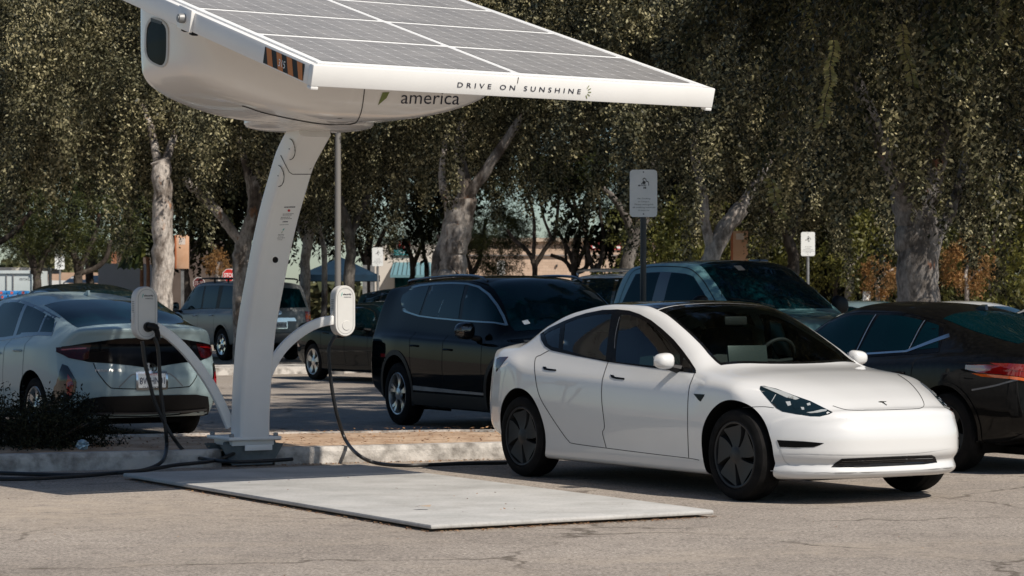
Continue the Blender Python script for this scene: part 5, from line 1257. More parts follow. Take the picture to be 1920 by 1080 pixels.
def stop_sign(px, py, Y, w, label, dark=False):
    c = PT(px, py, Y); root = thing('stop_sign', label, 'sign', (c.x, c.y, 0), 0, 'stop signs'); o = Vector((c.x, c.y, 0)); Mx = frame(c, (1, 0, 0), (0, 0, 1)); R = w / 2 / math.cos(math.pi / 8)
    oc = lambda r: [(r * math.cos(math.pi / 8 + k * math.pi / 4), r * math.sin(math.pi / 8 + k * math.pi / 4)) for k in range(8)]
    q = MB(); q.prism(oc(R), .01, Mx, 0); q.prism(oc(R * .93), .006, Mx @ Matrix.Translation((0, 0, .008)), 1); pn = q.build('panel', [M['signwhite'], mat('stop_red', (.10, .012, .012) if dark else (.55, .025, .02), .5)], root, o)  # dark: shade put into the red and the lettering colour
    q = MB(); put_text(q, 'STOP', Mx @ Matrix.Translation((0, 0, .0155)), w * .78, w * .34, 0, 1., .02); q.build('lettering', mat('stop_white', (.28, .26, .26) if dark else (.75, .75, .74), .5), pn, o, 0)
    q = MB(); q.box((c.x, c.y + .03, (c.z + w * .3) / 2), (.06, .04, c.z + w * .3)); q.build('post', M['steel'], root, o)
def post(px, py_top, Y, r, label, name='post', mt=None):
    c = PT(px, py_top, Y); q = MB(); q.tube([(c.x, c.y, 0), c], r, 10); o = q.build(name, mt or M['steel'], None, (c.x, c.y, 0)); o.location = (c.x, c.y, 0); tag(o, label, 'post')
def signs():
    no_smoking(1206.5, 362.5, 29., .325, 'no smoking sign with dappled shade on a dark post in front of the pickup')
    no_smoking(1515, 457.5, 57., .325, 'no smoking sign above the pickup windscreen, in front of yellow-green leaves', False)
    no_smoking(708, 481.5, 73., .325, 'no smoking sign beside the blue tent, on a pale post', False)
    no_smoking(112, 489.5, 82., .325, 'no smoking sign under the dark trees beside the shipping container', False)
    no_smoking(939.5, 501.5, 97., .32, 'no smoking sign just over the roof of the black SUV', False)
    no_smoking(1681, 488, 85., .31, 'shaded no smoking sign at the left edge of the big right-hand trunk', False)
    wayfinding(330, 354, 441, 504, 70., 'peach-coloured panel sign on a grey post left of the silver SUV', 1)
    wayfinding(1372, 1402, 433, 492, 62., 'peach-coloured panel sign rising behind the pickup roof', 1)
    stop_sign(429.5, 516, 82., .42, 'bright red stop sign just above the silver SUV roof rack'); stop_sign(373, 531, 82., .38, 'dark shaded stop sign at the silver SUV windscreen', True)
    # street lamp whose head is hidden by the canopy
    c = PT(633.5, 100, 48.); root = thing('street_lamp', 'slim grey lamp post rising behind the right charger', 'lamp post', (c.x, c.y, 0)); o = Vector((c.x, c.y, 0))
    q = MB(); q.tube([(c.x, c.y, 0), (c.x, c.y, c.z)], [.062, .058], 12); q.tube([(c.x, c.y, 0), (c.x, c.y, .5)], .12, 12); q.build('pole', mat('lamp_post_grey', (.20, .19, .18), .5), root, o)
    q = MB(); q.box((c.x - .3, c.y, c.z + .02), (.7, .28, .10), None, .02); q.build('lamp_head', M['darkmetal'], root, o)
    post(1656, 448, 80., .045, 'thin pale post left of the big right-hand trunk')
    post(1839, 500, 90., .05, 'thin dark post beside the orange-leaved tree', mt=M['darkmetal'])
    post(94, 503, 84., .06, 'dark short post beside the left no smoking sign', mt=M['darkmetal'])
    c = PT(1625, 548, 70.); q = MB(); q.box((c.x, c.y, 1.0), (.22, .06, 1.4), None, .02); q.box((c.x, c.y, .3), (.06, .05, .6)); tag(q.build('notice_board', M['signwhite']), 'small white notice panel near the orange foliage', 'sign')

# ------------------------------------------------------------------ buildings, container, tents
def brick(name, c1, c2, sc=3.):
    m = mat(name, c1, .9); N, L, b = nt(m); tc = N.new('ShaderNodeTexCoord'); br = N.new('ShaderNodeTexBrick')
    mp = N.new('ShaderNodeMapping'); mp.inputs['Rotation'].default_value = (math.pi / 2, 0, 0); L.new(tc.outputs['Object'], mp.inputs['Vector']); L.new(mp.outputs['Vector'], br.inputs['Vector'])
    br.inputs['Color1'].default_value = (*c1, 1); br.inputs['Color2'].default_value = (*c2, 1); br.inputs['Mortar'].default_value = (*[x * .8 for x in c1], 1); br.inputs['Scale'].default_value = sc; br.inputs['Mortar Size'].default_value = .012
    L.new(br.outputs['Color'], b.inputs['Base Color']); return m
def block(name, px0, px1, py0, py1, Y, depth, mt, parent, o, bevel=0., ybot=None):
    a = PT(px0, py0, Y); c = PT(px1, py1, Y); z0 = 0. if py1 is None else c.z
    q = MB(); q.box(((a.x + c.x) / 2, Y + depth / 2, (a.z + z0) / 2), (c.x - a.x, depth, a.z - z0), None, bevel); return q.build(name, mt, parent, o)
def flat(name, px0, px1, py0, py1, Y, mt, parent, o, t=.05): return block(name, px0, px1, py0, py1, Y - t, t - .004, mt, parent, o)
def ground_row(Y): return HZ + CAMH * F / Y
def buildings():
    Y = 128.; o = Vector(PT(1040, 560, Y)); o.z = 0
    st = thing('store_building', 'low tan brick store with a red and white banner behind the bare-trunked trees', 'building', o)
    gb = ground_row(Y)
    block('wall', 866, 1345, 452, gb, Y, 30, brick('tan_brick', (.52, .38, .28), (.60, .45, .34), 1.6), st, o)
    block('parapet', 862, 1349, 446, 453, Y - .25, 30.5, mat('parapet_tan', (.50, .40, .31), .8), st, o)
    flat('ledge', 866, 1345, 477.5, 480, Y, mat('ledge_grey', (.22, .20, .19), .8), st, o, .12)
    bn = flat('banner', 1104, 1168, 449, 468, Y, mat('banner_red', (.62, .10, .10), .6), st, o, .10)
    q = MB()
    for px0, px1, py0, py1 in ((1111, 1116, 453, 458), (1111, 1116, 460, 465), (1117, 1121, 453, 458), (1117, 1121, 460, 465), (1124, 1127, 453, 459), (1129, 1132, 453, 459), (1134, 1141, 453, 459), (1143, 1150, 453, 459), (1152, 1159, 453, 459), (1128, 1136, 462, 466), (1138, 1147, 462, 466), (1149, 1163, 462, 466)):
        p = PT(px0, py1, Y - .11); r = PT(px1, py0, Y - .11); q.add([(p.x, p.y, p.z), (r.x, p.y, p.z), (r.x, p.y, r.z), (p.x, p.y, r.z)], [(0, 1, 2, 3)])
    q.build('banner_lettering', M['signwhite'], bn, o, 0)
    for k, px in enumerate((1044,)): flat('wall_vent', px - 1.5, px + 1.5, 496, 500, Y, M['darkmetal'], st, o, .1)
    # shop with the blue-green awning
    Y = 112.; o = Vector(PT(775, 560, Y)); o.z = 0; gb = ground_row(Y)
    sh = thing('shop_building', 'pale shop front with a blue-green metal awning and a teal sign strip', 'building', o)
    block('wall', 700, 815, 458, gb, Y, 12, mat('shop_cream', (.66, .61, .55), .8), sh, o)
    sb = flat('sign_strip', 738, 772, 468, 478, Y, mat('strip_teal', (.05, .38, .42), .5), sh, o, .1)
    q = MB(); p = PT(754, 473, Y - .105); put_text(q, 'LOW P', frame(p, (1, 0, 0), (0, 0, 1)), .52, .16); q.build('sign_lettering', M['signwhite'], sb, o, 0)
    q = MB(); p = PT(758, 459, Y - .03); [q.box(p + Vector((dx, 0, 0)), (w_, .03, .36)) for dx, w_ in ((-.22, .10), (-.06, .12), (.12, .10), (.24, .06))]; q.build('red_lettering', M['redink'], sh, o, 0)
    a = PT(738, 492, Y); c = PT(808, 516, Y); q = MB(); V = [(a.x, Y, a.z), (c.x, Y, a.z), (c.x + .1, Y - 1.2, c.z), (a.x - .1, Y - 1.2, c.z), (a.x, Y, a.z - .12), (c.x, Y, a.z - .12), (c.x + .1, Y - 1.2, c.z - .12), (a.x - .1, Y - 1.2, c.z - .12)]
    q.add(V, [(0, 3, 2, 1), (4, 5, 6, 7), (3, 7, 6, 2), (0, 4, 7, 3), (1, 2, 6, 5), (0, 1, 5, 4)]); aw = q.build('awning', mat('awning_teal', (.17, .33, .38), .5, .3), sh, o, 30)
    q = MB()
    for k in range(9):
        x0 = a.x + (c.x - a.x) * (k + .5) / 9; x1 = a.x - .1 + (c.x - a.x + .2) * (k + .5) / 9; q.tube([(x0, Y, a.z + .01), (x1, Y - 1.2, c.z + .01)], .022, 6)
    q.build('awning_seam', mat('seam_dark', (.04, .08, .09), .5), aw, o)
    flat('shop_window', 740, 806, 519, gb - 4, Y, M['glass'], sh, o, .06)
    # left: brown building, white wall, kiosk roofs
    Y = 120.; o = Vector(PT(240, 560, Y)); o.z = 0; gb = ground_row(Y)
    bb = thing('brown_building', 'brown flat-roofed building behind the pale wall on the left', 'building', o)
    block('wall', 214, 420, 452, gb, Y, 14, noise_mat('brown_stucco', (.10, .075, .062), (.13, .10, .085), 1.5, .9), bb, o); block('corner_pier', 209, 216, 470, gb, Y - .4, 2, mat('pier_orange', (.42, .18, .10), .8), bb, o)
    flat('wall_lamp', 250, 254, 483, 488, Y, M['steel'], bb, o, .15)
    Y = 96.; o = Vector(PT(225, 560, Y)); o.z = 0; w_ = block('site_trailer', 184, 266, 494, ground_row(Y), Y, 3.2, noise_mat('pale_wall_grey', (.40, .41, .43), (.45, .46, .48), 1., .8), None, None); tag(w_, 'plain pale grey wall panel in front of the brown building', 'wall')
    w_.name = 'pale_wall'
    Y = 135.; w_ = block('low_wall', 78, 185, 511, ground_row(Y), Y, 1., noise_mat('tan_wall', (.45, .30, .21), (.52, .37, .27), 1., .9), None, None); w_.name = 'garden_wall'; tag(w_, 'low tan wall with a white base far left behind the trees', 'wall')
    q = MB(); p = PT(78, 526, Y - .1); r = PT(130, 560, Y - .1); q.box(((p.x + r.x) / 2, Y - .6, p.z / 2), (r.x - p.x, .4, p.z)); tag(q.build('white_fence', mat('white_fence_paint', (.66, .66, .64), .7)), 'white low fence panel in front of the tan wall', 'fence')
    for px0, px1, top, lab in ((118, 146, 517, 'small white pitched marquee roof beside the left trunks'), (150, 186, 516, 'wider white pitched marquee roof right of the left trunks')):
        Y = 100.; a = PT(px0, 530, Y); c = PT(px1, 530, Y); t = PT((px0 + px1) / 2, top, Y); h = Vector((t.x, Y + 1.2, t.z)); root = thing('marquee', lab, 'tent', (t.x, Y, 0), 0, 'white marquees'); o = Vector((t.x, Y, 0)); q = MB()
        t1 = Vector((a.x + (c.x - a.x) * .3, Y + 1.2, t.z)); t2 = Vector((a.x + (c.x - a.x) * .7, Y + 1.2, t.z)); q.add([(a.x, Y, a.z), (c.x, Y, a.z), t2, t1, (a.x, Y + 2.4, a.z), (c.x, Y + 2.4, a.z)], [(0, 1, 2, 3), (1, 5, 2), (4, 3, 2, 5), (0, 3, 4)]); q.build('roof', mat('marquee_white', (.74, .73, .70), .8), root, o, 0)
        q = MB()
        for x in (a.x + .03, c.x - .03):
            for y in (Y + .03, Y + 2.37): q.tube([(x, y, 0), (x, y, a.z)], .03, 6)
        q.build('pole', M['steel'], root, o)
    # shipping container with crates
    Y = 80.; a = PT(-90, 507, Y); c = PT(64, 556, Y); o = Vector((a.x, Y, 0)); ct = thing('shipping_container', 'pale blue-grey shipping container at the left edge of the car park', 'container', o)
    cm = noise_mat('container_paint', (.50, .57, .58), (.58, .64, .65), 1.2, .6); zt = a.z
    q = MB(); q.box(((a.x + c.x) / 2, Y + 1.2, zt / 2 + .06), (c.x - a.x, 2.4, zt - .12)); q.build('body', cm, ct, o)
    q = MB()
    for x in (a.x, c.x):
        q.box((x, Y - .01, zt / 2), (.12, .12, zt))
    q.box(((a.x + c.x) / 2, Y - .01, zt - .05), (c.x - a.x - .12, .10, .10)); q.build('frame', cm, ct, o)
    q = MB()
    for px in (12.5, 25.0): p = PT(px, 540, Y); q.box((p.x, Y - .02, zt / 2), (.03, .04, zt - .25))
    q.build('lock_bar', M['steel'], ct, o)
    q = MB(); p = PT(47, 523.5, Y - .006); put_text(q, '0072422', frame(p, (1, 0, 0), (0, 0, 1)), .36, .075, 0, 1.1); q.build('serial_number', M['ink'], ct, o, 0)
    q = MB(); p = PT(60, 510, Y - .075); q.box((p.x, Y - .075, p.z), (.10, .02, .12)); q.build('corner_casting', M['black'], ct, o)
    bl = mat('crate_blue', (.03, .22, .55), .5)
    for k, (px, py) in enumerate([(4, 549), (24, 549), (45, 549), (6, 557), (27, 557)]):
        p = PT(px, py, 78.6); w = .31; zz_ = p.z; q = MB(); q.box((p.x, 78.6, zz_), (w, .3, .13), None, .01)
        o_ = q.build('crate', bl, None, (p.x, 78.6, zz_ - .065)); o_.location = (p.x, 78.6, zz_ - .065)
        q = MB(); q.add([(p.x + .045 * math.cos(t) - p.x, -.152, .065 + .045 * math.sin(t)) for t in np.linspace(0, 6.28, 13)[:-1]], [tuple(range(12))]); q.build('round_label', mat('crate_label', (.62, .12, .10), .6) if k == 0 else bpy.data.materials['crate_label'], o_, None, 0)
        tag(o_, ['blue crate with a red dot, upper row at the left edge', 'blue crate with a red dot, middle of the upper row', 'blue crate with a red dot, right end of the upper row', 'blue crate with a red dot, lower row at the left edge', 'blue crate with a red dot, right end of the lower row'][k], 'crate', 'blue crates in front of the container')
    p0 = PT(-6, 557, 78.6); q = MB(); q.box((PT(20, 560, 78.6).x, 78.7, (p0.z - .065) / 2), (1.5, .5, p0.z - .07)); tag(q.build('pallet_table', M['darkmetal']), 'dark low stand carrying the blue crates', 'stand')
    q = MB(); p = PT(0, 502, 92.); q.box((p.x - 2, 93., p.z - .1), (7.5, 4, .2)); 
    for x in (-5.4, 1.4): q.tube([(p.x + x, 91.4, 0), (p.x + x, 91.4, p.z - .2)], .06, 8)
    tag(q.build('carport', mat('pale_roof', (.60, .56, .50), .8)), 'pale flat canopy roof behind the shipping container', 'shelter')
    # blue tent
    Y = 72.; a = PT(560, 527, Y); c = PT(704, 527, Y); t = PT(634, 484, Y); root = thing('pop_up_tent', 'dark blue pop-up tent behind the right charger', 'tent', (t.x, Y + 1.3, 0)); o = Vector((t.x, Y + 1.3, 0)); bt = noise_mat('tent_blue', (.003, .018, .038), (.006, .028, .055), 3., .8)
    z1 = PT(0, 515, Y).z; q = MB(); D = 2.4; r1, r2, r3, r4 = (a.x, Y, z1), (c.x, Y, z1), (c.x, Y + D, z1), (a.x, Y + D, z1); tp = (t.x, Y + D / 2, t.z + .05)
    q.add([r1, r2, r3, r4, tp], [(0, 1, 4), (1, 2, 4), (2, 3, 4), (3, 0, 4)]); q.build('roof', bt, root, o, 0)
    q = MB(); zz_ = a.z; q.add([r1, r2, r3, r4, (a.x, Y, zz_), (c.x, Y, zz_), (c.x, Y + D, zz_), (a.x, Y + D, zz_)], [(0, 4, 5, 1), (1, 5, 6, 2), (2, 6, 7, 3), (3, 7, 4, 0)]); q.build('valance', bt, root, o, 0)
    for x in (a.x + .04, c.x - .04):
        for y in (Y + .04, Y + D - .04): q = MB(); q.tube([(x, y, 0), (x, y, z1)], .025, 8); q.build('leg', M['steel'], root, o)
    # white utility box behind the compact sedan
    p = PT(710, 545, 66.); q = MB(); q.box((p.x, 66.5, .75), (.75, .6, 1.36), None, .04); q.box((p.x - .02, 66.2, 1.50), (.66, .5, .1), None, .03); tag(q.build('utility_cabinet', noise_mat('cabinet_white', (.62, .62, .61), (.70, .70, .69), 3, .6)), 'white utility cabinet behind the dark cars beside the blue tent', 'cabinet')
    p = PT(688, 530, 82.)
    for px, lab in ((684, 'grey square column, left of the pair by the tent'), (698.5, 'grey square column, right of the pair by the tent')): p = PT(px, 497, 82.); q = MB(); q.box((p.x, 82., p.z / 2), (.14, .14, p.z)); tag(q.build('column', M['steel']), lab, 'column', 'grey columns by the tent')
# ------------------------------------------------------------------ trees
def bark(name, dark, pale, rust, thr=.5):
    m = mat(name, dark, .9, spec=.2); N, L, b = nt(m); tc = N.new('ShaderNodeTexCoord'); mp = N.new('ShaderNodeMapping'); mp.inputs['Scale'].default_value = (1, 1, .45); L.new(tc.outputs['Object'], mp.inputs['Vector'])
    def nz(s, d=6., r=.65): n = node(N, 'ShaderNodeTexNoise', Scale=s, Detail=d, Roughness=r); L.new(mp.outputs['Vector'], n.inputs['Vector']); return n.outputs['Fac']
    def mix(f, a, c):
        x = N.new('ShaderNodeMix'); x.data_type = 'RGBA'
        for i, q in ((0, f), (6, a), (7, c)):
            if isinstance(q, tuple): x.inputs[i].default_value = (*q, 1)
            else: L.new(q, x.inputs[i])
        return x.outputs[2]
    r1 = ramp(N, [(thr - .06, (0, 0, 0)), (thr + .06, (1, 1, 1))]); L.new(nz(2.6), r1.inputs['Fac']); c = mix(r1.outputs['Color'], dark, pale)
    r2 = ramp(N, [(.63, (0, 0, 0)), (.68, (.8, .8, .8))]); L.new(nz(3.7, 4), r2.inputs['Fac']); c = mix(r2.outputs['Color'], c, rust)
    r3 = ramp(N, [(.35, (.45, .45, .45)), (.6, (1.1, 1.1, 1.1))]); L.new(nz(16, 8, .75), r3.inputs['Fac']); x = N.new('ShaderNodeMix'); x.data_type = 'RGBA'; x.blend_type = 'MULTIPLY'; x.inputs[0].default_value = 1.; L.new(c, x.inputs[6]); L.new(r3.outputs['Color'], x.inputs[7]); L.new(x.outputs[2], b.inputs['Base Color'])
    bp = node(N, 'ShaderNodeBump', Strength=.7, Distance=.03); L.new(nz(14, 8, .7), bp.inputs['Height']); L.new(bp.outputs['Normal'], b.inputs['Normal']); return m
def leaf_mat(name, cols, rough=.42, trans=.25, spec=.5):
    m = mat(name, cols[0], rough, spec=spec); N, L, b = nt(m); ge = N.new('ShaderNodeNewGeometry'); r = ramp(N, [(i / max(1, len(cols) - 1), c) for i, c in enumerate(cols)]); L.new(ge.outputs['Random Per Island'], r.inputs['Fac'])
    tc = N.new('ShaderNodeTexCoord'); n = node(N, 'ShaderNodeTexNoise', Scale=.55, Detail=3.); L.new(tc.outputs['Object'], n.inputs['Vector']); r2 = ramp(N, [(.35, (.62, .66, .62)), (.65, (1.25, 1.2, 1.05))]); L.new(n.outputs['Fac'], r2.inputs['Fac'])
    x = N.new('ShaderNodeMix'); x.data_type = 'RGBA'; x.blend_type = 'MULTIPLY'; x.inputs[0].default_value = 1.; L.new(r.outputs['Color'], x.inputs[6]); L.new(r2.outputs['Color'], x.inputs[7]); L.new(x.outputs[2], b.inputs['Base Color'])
    if trans:
        t = N.new('ShaderNodeBsdfTranslucent'); L.new(x.outputs[2], t.inputs['Color']); mx = N.new('ShaderNodeMixShader'); mx.inputs[0].default_value = trans; L.new(b.outputs[0], mx.inputs[1]); L.new(t.outputs[0], mx.inputs[2]); L.new(mx.outputs[0], N['Material Output'].inputs['Surface'])
    return m
def crown_mesh(name, seed, R, clumps, strands, leaves, L, W, droop, mt, cr=1.0, slen=(.7, 1.6), out=.7, hollow=.45, flatten=None, jit=.05):
    g = np.random.default_rng(seed); R = np.array(R, float)
    d = g.normal(size=(clumps, 3)); d /= np.linalg.norm(d, axis=1)[:, None]; u = hollow + (1 - hollow) * g.random(clumps) ** .7
    C = d * u[:, None] * R * .86
    ci = np.repeat(np.arange(clumps), strands); n = len(ci); S = C[ci] + g.normal(size=(n, 3)) * cr * .38
    D = d[ci] * out + g.normal(size=(n, 3)) * .6 + np.array((0, 0, .15)); D /= np.linalg.norm(D, axis=1)[:, None]
    ln = g.uniform(*slen, size=n); si = np.repeat(np.arange(n), leaves); m = len(si); t = g.random(m) ** .8
    P = S[si] + D[si] * (t * ln[si] * .75)[:, None] + np.array((0, 0, -1.)) * (droop * (t ** 2) * ln[si])[:, None] + g.normal(size=(m, 3)) * jit * (1.4 - t)[:, None]
    T = D[si] * .75 + np.array((0, 0, -1.)) * (2 * droop * t)[:, None]; T /= np.linalg.norm(T, axis=1)[:, None]
    sd = g.normal(size=(m, 3)); sd -= T * (sd * T).sum(1)[:, None]; sd /= np.linalg.norm(sd, axis=1)[:, None]
    A = T * .45 + sd * .8 + np.array((0, 0, -.25)); A /= np.linalg.norm(A, axis=1)[:, None]
    Nn = (g.normal(size=(n, 3)) * .9 + np.array((0, 0, .55)))[si] + g.normal(size=(m, 3)) * .38; B = np.cross(A, Nn); B /= np.linalg.norm(B, axis=1)[:, None]
    s = g.uniform(.5, 1.4, m)[:, None]; V = np.stack([P, P + A * L * .5 * s + B * W * .5 * s, P + A * L * s, P + A * L * .5 * s - B * W * .5 * s], 1).reshape(-1, 3)
    if flatten is not None: V[:, 2] = np.maximum(V[:, 2], flatten + (V[:, 2] - flatten) * .2)
    me = bpy.data.meshes.new(name); nv = len(V); nf = nv // 4; me.vertices.add(nv); me.vertices.foreach_set('co', V.ravel()); me.loops.add(nv); me.loops.foreach_set('vertex_index', np.arange(nv)); me.polygons.add(nf); me.polygons.foreach_set('loop_start', np.arange(0, nv, 4)); me.polygons.foreach_set('loop_total', np.full(nf, 4)); me.update(); me.validate(); me.materials.append(mt); return me
def add_crown(root, me, c, rot=0., sc=(1, 1, 1), name='crown'):
    o = bpy.data.objects.new(name, me); COL.objects.link(o); o.parent = root; o.location = Vector(c) - root.location; o.rotation_euler = (0, 0, rot); o.scale = sc; return o
def limb_tree(name, label, Y, limbs, bk, group, cat='tree', jitter=.012, seed=0):
    """limbs: list of (path in photo pixels, start radius px, end radius px, lean in depth per step)"""
    rnd = random.Random(seed); p0 = limbs[0][0][0]; base = PT(p0[0], p0[1], Y); base.z = 0; root = thing(name, label, cat, base, 0, group); b = MB()
    for path, r0, r1, lean in limbs:
        P = []; 
        for i, (x, y) in enumerate(path): p = PT(x, y, Y); p.y += lean * i; P.append(p)
        P = spline(P, 5); k = len(P); rs = []
        for i in range(k):
            P[i] += Vector((rnd.uniform(-1, 1), rnd.uniform(-1, 1), 0)) * (r0 / F * Y) * .10; rs.append((r0 + (r1 - r0) * i / (k - 1)) / F * Y * rnd.uniform(.93, 1.07))
        b.tube(P, rs, 12)
    b.build('trunk', bk, root, base, 60); return root
def gy(Y): return HZ + CAMH * F / Y
def trees():
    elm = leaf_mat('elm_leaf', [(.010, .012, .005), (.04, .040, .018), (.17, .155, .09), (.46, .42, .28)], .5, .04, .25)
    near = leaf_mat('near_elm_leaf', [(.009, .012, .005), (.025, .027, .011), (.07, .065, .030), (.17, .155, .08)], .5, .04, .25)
    fern = leaf_mat('jacaranda_leaf', [(.020, .030, .010), (.045, .060, .015), (.11, .115, .025)], .5)
    yel = leaf_mat('yellow_green_leaf', [(.05, .06, .014), (.12, .12, .025), (.20, .19, .05)], .5, .35)
    rust = leaf_mat('rust_leaf', [(.16, .07, .02), (.30, .15, .05), (.38, .24, .10)], .6, .3)
    dim = leaf_mat('shrub_leaf', [(.006, .008, .005), (.016, .018, .009), (.034, .032, .017)], .7, .1, .2)
    bk = bark('elm_bark', (.17, .14, .12), (.52, .47, .43), (.34, .17, .09), .47); bkd = bark('dark_bark', (.055, .045, .038), (.12, .10, .085), (.14, .08, .05), .55); bkg = bark('grey_bark', (.14, .125, .115), (.30, .275, .25), (.30, .15, .08), .56)
    E = [crown_mesh('elm_crown', s, (4.6, 4.6, 2.9), 58, 2, 820, .080, .041, .85, elm, .5, (.9, 2.0), .75, .55, None, .17) for s in (1, 2, 3)]
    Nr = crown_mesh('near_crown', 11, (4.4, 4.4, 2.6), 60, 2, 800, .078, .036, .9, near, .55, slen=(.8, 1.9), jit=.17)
    darkl = leaf_mat('shade_dark_leaf', [(.005, .007, .004), (.012, .014, .007), (.028, .028, .012)], .7, .03, .1)  # shade of the second row put into a darker leaf colour
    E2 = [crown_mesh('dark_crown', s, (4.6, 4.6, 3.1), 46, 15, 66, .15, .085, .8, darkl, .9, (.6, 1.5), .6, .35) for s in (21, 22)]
    Fm = [crown_mesh('fern_crown', s, (2.2, 2.2, 1.7), 44, 12, 26, .16, .030, .45, fern, .8, (.6, 1.2)) for s in (5, 6)]
    Yc = crown_mesh('yellow_crown', 8, (2.4, 2.4, 2.0), 46, 14, 26, .13, .06, .5, yel, .8, (.5, 1.1)); Rc = crown_mesh('rust_crown', 9, (1.5, 1.5, 1.2), 34, 12, 22, .10, .06, .35, rust, .55, (.4, .8))
    gE = 'mottled-bark elms across the car park'
    def elm_tree(label, Y, limbs, crowns, b_=bk, seed=0):
        r = limb_tree('elm_tree', label, Y, limbs, b_, gE, seed=seed)
        for i, (px, z, dy, v, sc) in enumerate(crowns):
            add_crown(r, E[v], ((px - 960) / F * (Y + dy), Y + dy, z), seed * 1.3 + i * 2.1, sc)
            if px > 1400: add_crown(r, E[(v + 1) % 3], ((px - 960) / F * (Y + dy) + 1.6, Y + dy - 2.2, z + 4.1), seed * 2.3 + i * 1.1, (sc[0] * 1.1, sc[1] * 1.1, sc[2] * .95))
        return r
    elm_tree('stout mottled elm with a thick grey trunk, behind the black sedan roof', 36, [([(1724, gy(36)), (1723, 600), (1722, 500), (1719, 430), (1712, 375), (1722, 335)], 42, 40, 0), ([(1708, 400), (1690, 358), (1664, 320), (1640, 275), (1612, 215), (1580, 150)], 26, 9, -.25), ([(1726, 370), (1742, 300), (1757, 210), (1762, 110), (1752, 0), (1748, -60)], 36, 18, .1), ([(1742, 480), (1768, 430), (1795, 395), (1822, 330), (1850, 230)], 16, 7, .3), ([(1757, 215), (1790, 140), (1830, 60)], 14, 8, .3)],
             [(1745, 6.5, -.6, 0, (1.0, .95, .95)), (1900, 6.2, 2.5, 1, (.9, .9, 1.0))], bark('mid_bark', (.12, .105, .095), (.30, .275, .26), (.26, .11, .06), .5), 1)
    elm_tree('leaning pale elm that forks into two white limbs behind the pickup', 46, [([(1308, gy(46)), (1322, 540), (1338, 470), (1362, 425), (1392, 388)], 19, 15, 0), ([(1335, 470), (1322, 420), (1318, 370), (1302, 300), (1303, 240), (1322, 180)], 10, 6, -.1), ([(1372, 415), (1402, 372), (1418, 345), (1440, 310), (1478, 240)], 12, 7, .15), ([(1303, 260), (1320, 215), (1345, 150)], 6, 4, .1)],
             [(1345, 6.4, .3, 1, (.98, .95, .95)), (1465, 7.4, 3.2, 2, (.95, .9, .95))], bk, 2)
    elm_tree('double-stemmed pale elm behind the middle of the black SUV', 50, [([(852, gy(50)), (850, 560), (848, 505), (852, 460), (862, 410), (872, 370)], 27, 24, 0), ([(815, gy(50)), (818, 540), (822, 480), (838, 430), (842, 380)], 13, 9, .1), ([(866, 400), (872, 350), (862, 290), (868, 230)], 16, 8, 0), ([(872, 375), (905, 330), (945, 272), (985, 215)], 12, 7, -.2), ([(842, 385), (828, 330), (838, 250)], 9, 5, .1)],
             [(800, 6.8, .6, 2, (.92, .9, .95)), (945, 7.4, 2.2, 0, (.85, .85, .85))], bk, 3)
    elm_tree('white-barked elm with a cut limb, left of the charging column', 55, [([(455, gy(55)), (453, 540), (452, 480), (458, 445)], 18, 15, 0), ([(452, 455), (430, 425), (405, 392), (372, 360), (345, 332)], 10, 8, -.1), ([(458, 450), (474, 405), (478, 365), (474, 330)], 14, 11, 0), ([(474, 375), (462, 320), (450, 280), (440, 220)], 9, 5, .2), ([(478, 350), (490, 290), (500, 230)], 7, 4, .2)],
             [(405, 7.9, .9, 0, (.85, .85, .85)), (540, 7.3, 3., 1, (.85, .85, .9))], bk, 4)
    elm_tree('straight thick elm with peeling rust patches beside the left peach sign', 50, [([(303, gy(50)), (303, 580), (304, 500), (306, 430), (305, 360), (300, 300)], 23, 18, 0), ([(302, 340), (285, 280), (265, 220), (240, 180)], 10, 5, .5), ([(303, 320), (318, 260), (326, 220)], 9, 5, .5)],
             [(235, 6.8, -.6, 1, (.92, .9, .95)), (110, 7.0, 2.2, 2, (.95, .95, .95))], bk, 5)
    elm_tree('twin pale elm right of the charging column, left of the blue tent', 62, [([(571, gy(62)), (572, 530), (573, 480), (580, 440), (572, 405)], 10, 8, 0), ([(574, 460), (558, 420), (548, 380)], 5, 4, .1), ([(606, gy(62)), (608, 490), (600, 440), (590, 400)], 6, 4, .1)], [(600, 7.0, .5, 0, (.95, .95, 1.0))], bk, 6)
    elm_tree('shaded brown elm just right of the lamp post', 56, [([(652, gy(56)), (655, 520), (658, 470), (650, 420), (635, 370)], 11, 8, 0), ([(656, 450), (672, 405), (690, 365)], 6, 4, .1)], [(690, 6.9, .6, 1, (.9, .95, .95))], bkg, 7)
    elm_tree('curved grey-brown elm left of the dappled no smoking sign', 58, [([(1170, gy(58)), (1173, 530), (1182, 470), (1200, 425), (1212, 395)], 14, 11, 0), ([(1188, 450), (1172, 405), (1148, 370), (1118, 345)], 8, 5, -.1), ([(1208, 405), (1222, 340), (1230, 270)], 9, 5, .1)], [(1140, 8.6, .5, 2, (1.0, .9, .85)), (1010, 9.0, 3., 1, (.9, .9, .8))], bkg, 8)
    elm_tree('shaded elm with a scaly trunk left of the far no smoking sign', 60, [([(1484, gy(60)), (1485, 530), (1488, 490), (1480, 455), (1474, 435)], 13, 9, 0), ([(1478, 450), (1460, 415), (1440, 390)], 5, 3, -.1), ([(1480, 450), (1500, 405), (1522, 365)], 6, 4, .1)], [(1500, 6.4, .6, 0, (.95, .95, .95)), (1620, 6.3, 2., 2, (.9, .9, .95))], bkd, 9)
